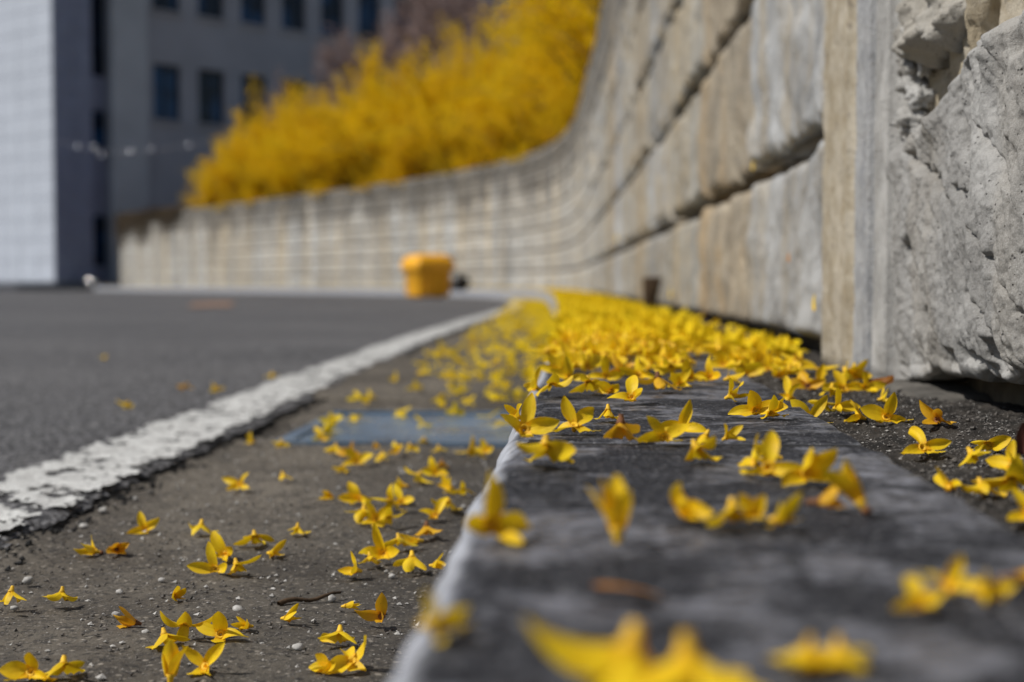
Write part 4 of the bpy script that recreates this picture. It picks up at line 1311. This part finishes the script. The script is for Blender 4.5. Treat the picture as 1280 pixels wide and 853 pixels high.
# scattered blossoms: the nearest become things, the rest one carpet
variants = []
for k in range(18):
    r = np.random.default_rng(500 + k)
    typ = k % 6
    el = (20, -62, 14, 68, -52, 8)[typ] + r.uniform(-8, 8)
    opn = (64, 66, 52, 80, 60, 30)[typ]
    roll = (0, 30, 10, 20, 0, 45)[typ] + r.uniform(-15, 15)
    variants.append(dict(el=el, opn=opn, roll=roll, hi=meshes_of(blossom_parts(270, el, roll, opn, 1.0, 700 + k, 7, 3)),
                         lo=blossom_parts(270, el, roll, opn, 1.0, 700 + k, 4, 3)[0], pose=pose_of(el, opn)))
cand = []
def scatter(n, s0, s1, o0, o1, dens, surf, seed, pile=0.0):
    r = np.random.default_rng(seed)
    s_ = r.uniform(s0, s1, n)
    o_ = r.uniform(o0, o1, n)
    kp = r.random(n) < dens(s_, o_, r)
    s_, o_ = s_[kp], o_[kp]
    x, y = P(s_, o_)
    for a, b, c_ in zip(x, y, o_):
        if surf == 'k':
            z = 0.001 - (r_e - math.sqrt(max(0, r_e ** 2 - max(0, KL + r_e - c_) ** 2)))
        else:
            z = {'s': -0.007, 'g': Z_G + 0.003}[surf]
        cand.append((float(a), float(b), z + pile * r.random() * (b > 1.3), surf, int(r.integers(0, 18)), float(r.uniform(0, 6.28)), float(r.uniform(0.85, 1.15))))
clump = lambda s_, o_: fbm(s_ * 9, o_ * 9, 0, 131, 2)
scatter(900, 1.12, 2.2, KL + 0.004, KR, lambda s, o, r: np.clip(0.10 + 0.62 * sstep(1.1, 1.8, s) + 0.65 * clump(s, o) - 0.55 * sstep(-0.19, -0.13, o) * sstep(1.75, 1.35, s), 0, 1), 'k', 1, 0.006)
scatter(5200, 2.2, 16, KL + 0.004, KR, lambda s, o, r: 0.66 + 0.25 * sstep(2.2, 5, s) + 0.6 * clump(s, o), 'k', 2, 0.008)
scatter(700, 16, S_MAX - 2, KL, KR, lambda s, o, r: 0.35, 'k', 12, 0.01)
scatter(330, 1.15, 2.2, KR, -0.015, lambda s, o, r: 0.35 * sstep(1.1, 1.3, s) + 0.3 * clump(s, o), 's', 3, 0.006)
scatter(3600, 2.2, 17, KR, -0.01, lambda s, o, r: 0.55 + 0.4 * clump(s, o) - 0.75 * sstep(-0.06, -0.03, o) * sstep(6, 3, s), 's', 4, 0.010)
scatter(2600, 17, S_WALL_END, KR, -0.01, lambda s, o, r: 0.55 * sstep(34, 18, s) + 0.1, 's', 14, 0.01)
scatter(2600, 2.07, 17, GE + 0.02, KL - 0.01, lambda s, o, r: np.clip((0.85 * np.exp((o - KL) / 0.20) + 0.12) * (0.35 + 0.75 * sstep(2.0, 3.2, s)) + 0.35 * clump(s, o) * np.exp((o - KL) / 0.15), 0.03, 1), 'g', 5, 0.004)
scatter(16, 1.70, 2.04, GE + 0.05, KL - 0.02, lambda s, o, r: 0.5 + 0 * s, 'g', 6, 0.0)
cand.sort(key=lambda c: c[0] ** 2 + c[1] ** 2)
N_IND = 300 - n_hand
for c in cand[:N_IND]:
    x, y, z, sf, vi, rz, sc_ = c
    vv_ = variants[vi]
    place_blossom(x, y, z, sf, vv_['hi'], vv_['pose'], mats, None, rz, sc_)
by_surf = {'k': [], 's': [], 'g': []}
for c in cand[N_IND:]:
    by_surf[c[3]].append(c)
for sf, lst in by_surf.items():
    Vs, Fs, off = [], [], 0
    for x, y, z, _, vi, rz, sc_ in lst:
        ca, sa = math.cos(rz), math.sin(rz)
        rot = np.array([[ca, sa, 0], [-sa, ca, 0], [0, 0, 1]])
        for V, F, uv in variants[vi]['lo']:
            Vs.append((V @ rot) * sc_ + np.array([x, y, z]))
            Fs.append(F + off)
            off += len(V)
    o = link('fallen_blossom_carpet', mesh_np('fallen_blossom_carpet', np.concatenate(Vs), np.concatenate(Fs)), M['carpet'])
    tag(o, {'k': 'dense carpet of fallen yellow blossoms covering the far kerb', 's': 'drift of fallen yellow blossoms along the foot of the wall', 'g': 'scatter of fallen yellow blossoms over the far gutter'}[sf], 'blossoms')
    o['kind'] = 'stuff'

# ------------------------------------------------------------------ small things on the ground
OCT = np.array([(1, 0, 0), (-1, 0, 0), (0, 1, 0), (0, -1, 0), (0, 0, 1), (0, 0, -1)], float)
OCF = np.array([(0, 2, 4), (2, 1, 4), (1, 3, 4), (3, 0, 4), (2, 0, 5), (1, 2, 5), (3, 1, 5), (0, 3, 5)])
def grit(name, label, pts, sizes, mat, seed):
    r = np.random.default_rng(seed)
    n = len(pts)
    V = OCT[None] * (1 + r.normal(0, 0.25, (n, 6, 1)))
    q = r.uniform(0, 6.28, n)
    c, s_ = np.cos(q)[:, None], np.sin(q)[:, None]
    X = V[..., 0] * c - V[..., 1] * s_ + 0.3 * V[..., 2]
    Y = V[..., 0] * s_ + V[..., 1] * c
    Z = V[..., 2] * r.uniform(0.5, 0.9, (n, 1))
    V = np.stack([X, Y, Z], 2) * np.asarray(sizes)[:, None, None] + np.asarray(pts)[:, None, :]
    F = (OCF[None] + (np.arange(n) * 6)[:, None, None]).reshape(-1, 3)
    o = tag(link(name, mesh_np(name, V.reshape(-1, 3), F, smooth=False), mat), label, 'grit')
    o['kind'] = 'stuff'
r = np.random.default_rng(66)
def pts_on(n, s0, s1, o0, o1, zf, pw=1.0):
    s_ = s0 + (s1 - s0) * r.random(n) ** pw
    o_ = r.uniform(o0, o1, n)
    x, y = P(s_, o_)
    return np.stack([x, y, zf(x, y)], 1)
gz = lambda x, y: Z_G + 0.0035 * fbm(x * 5, y * 5, 0, 51, 3) + 0.0008
grit('pale_grit', 'pale loose grit scattered over the concrete gutter', pts_on(1500, 0.5, 2.0, GE, KL - 0.005, gz), 0.0004 + 0.0018 * r.random(1500) ** 3, M['grit_w'], 1)
grit('dark_grit', 'dark loose grit scattered over the concrete gutter', pts_on(7000, 0.5, 2.2, GE, KL - 0.002, gz), 0.0004 + 0.0013 * r.random(7000) ** 2.5, M['grit_d'], 2)
grit('soil_grit', 'coarse dark grit lying on the soil beside the wall', pts_on(7000, 0.5, 2.0, KR + 0.001, 0.02, soil_z), r.uniform(0.0004, 0.0016, 7000), M['grit_d'], 3)
grit('soil_pale_grit', 'pale sand grains lying on the soil beside the wall', pts_on(1100, 0.5, 1.8, KR + 0.001, 0.02, soil_z), r.uniform(0.0003, 0.0011, 1100), M['grit_w'], 4)
# crumbs of asphalt along the broken edge
cr_s = r.uniform(0.8, 3.0, 420)
cx_, cy_ = P(cr_s, GE + edge_drift(cr_s) + edge_noise(cr_s) + np.abs(r.normal(0, 0.012, 420)) + 0.004)
grit('asphalt_crumbs', 'crumbs of black asphalt along the broken road edge', np.stack([cx_, cy_, gz(cx_, cy_) + 0.001], 1), r.uniform(0.0008, 0.0034, 420), M['broken'], 5)
# pebbles one can pick out in the gutter
for px, py, sz in ((298, 765, 0.0042), (373, 812, 0.0036), (35, 728, 0.0045), (130, 640, 0.0048), (105, 660, 0.0045), (415, 750, 0.0034), (145, 770, 0.0030), (18, 762, 0.0028), (202, 727, 0.0028), (150, 742, 0.0030), (170, 625, 0.0030), (490, 722, 0.0028), (182, 793, 0.003)):
    p = on_z(px, py, Z_G + 0.002)
    sz *= 0.72
    v, f = lump(sz, int(px), 1.15, 0.9, 0.75, 10, 8)
    tag(link('pebble', mesh_np('pebble', v, f), M['grit_w'], None, (p.x, p.y, p.z + sz * 0.4)), 'small pale pebble lying on the dirty concrete gutter', 'pebble', 'pale pebbles in the gutter')
# twig
a, b = on_z(348, 755, Z_G + 0.003), on_z(425, 742, Z_G + 0.004)
tp = [tuple(a.lerp(b, t) + Vector((0, 0.002 * math.sin(t * 7), 0.001 * math.sin(t * 9)))) for t in np.linspace(0, 1, 9)]
v, f = tube_arrays(tp, np.linspace(0.0016, 0.0009, 9), 6)
tag(link('twig', mesh_np('twig', v, f), M['wood']), 'thin dark twig lying on the concrete gutter', 'twig')
# stick lying at the foot of the wall
tp = [(0.205, 1.75, 0.002), (0.216, 2.05, 0.004), (0.212, 2.4, 0.003), (0.214, 2.8, 0.004)]
v, f = tube_arrays(tp, [0.006, 0.008, 0.007, 0.004], 7)
tag(link('stick', mesh_np('stick', v, f), M['wood']), 'dark stick lying along the foot of the wall', 'stick')
# wooden stake
p = on_z(812, 394, -0.01)
stake = tag(link('wooden_stake', loft([rrect(0.026, 0.020, 0, 0.004, 3), rrect(0.036, 0.024, 0.04, 0.005, 3) + np.array([0.001, 0, 0]), rrect(0.052, 0.028, 0.100, 0.005, 3) + np.array([0.006, 0, 0]),
            rrect(0.047, 0.024, 0.106, 0.006, 3) * np.array([1, 1, 1]) + np.array([0.007, 0, 0])], M['wood'], 'wooden_stake_shape', None).data, None, None, (p.x, p.y, -0.012)),
            'short dark wooden stake stub sticking up among blossoms by the wall', 'stake')
bpy.data.objects.remove(bpy.data.objects['wooden_stake_shape'])
# dead leaves
def dead_leaf(loc, rot, L, W, label, mat=None):
    n, c = 14, 7
    t = np.linspace(0, 1, n); q = np.linspace(-1, 1, c)
    T, Q = np.meshgrid(t, q, indexing='ij')
    w = W / 2 * np.sin(np.clip(T, 0.02, 0.98) * math.pi) ** 0.8
    X, Y = T * L, Q * w
    Z = 0.35 * W * Q * Q * (0.6 + 0.6 * T) + 0.25 * L * (T - 0.3) ** 2 + 0.05 * W * fbm(T * 5, Q * 3, 0, 3, 3)
    V = np.stack([X, Y, Z - Z.min()], 2).reshape(-1, 3)
    o = tag(link('dead_leaf', mesh_np('dead_leaf', V, grid_faces(n, c)), mat or M['leaf'], None, loc), label, 'leaf')
    o.rotation_euler = rot
    return o
p = on_z(1262, 600, -0.008)
dead_leaf((p.x + 0.002, p.y, 0.001), (0.7, -0.45, 0.5), 0.026, 0.017, 'curled maroon dead leaf leaning on blossoms beside the rock')
p = on_z(1082, 490, -0.008)
dead_leaf((p.x, p.y, -0.004), (0.2, 0.0, 0.2), 0.022, 0.012, 'small reddish-brown dead leaf at the foot of the wall rib', M['petal_brown'])
p = on_z(858, 408, -0.008)
dead_leaf((p.x, p.y, 0.0), (0.1, 0.0, 0.6), 0.05, 0.03, 'dark red dead leaf at the foot of the wall near the stake')
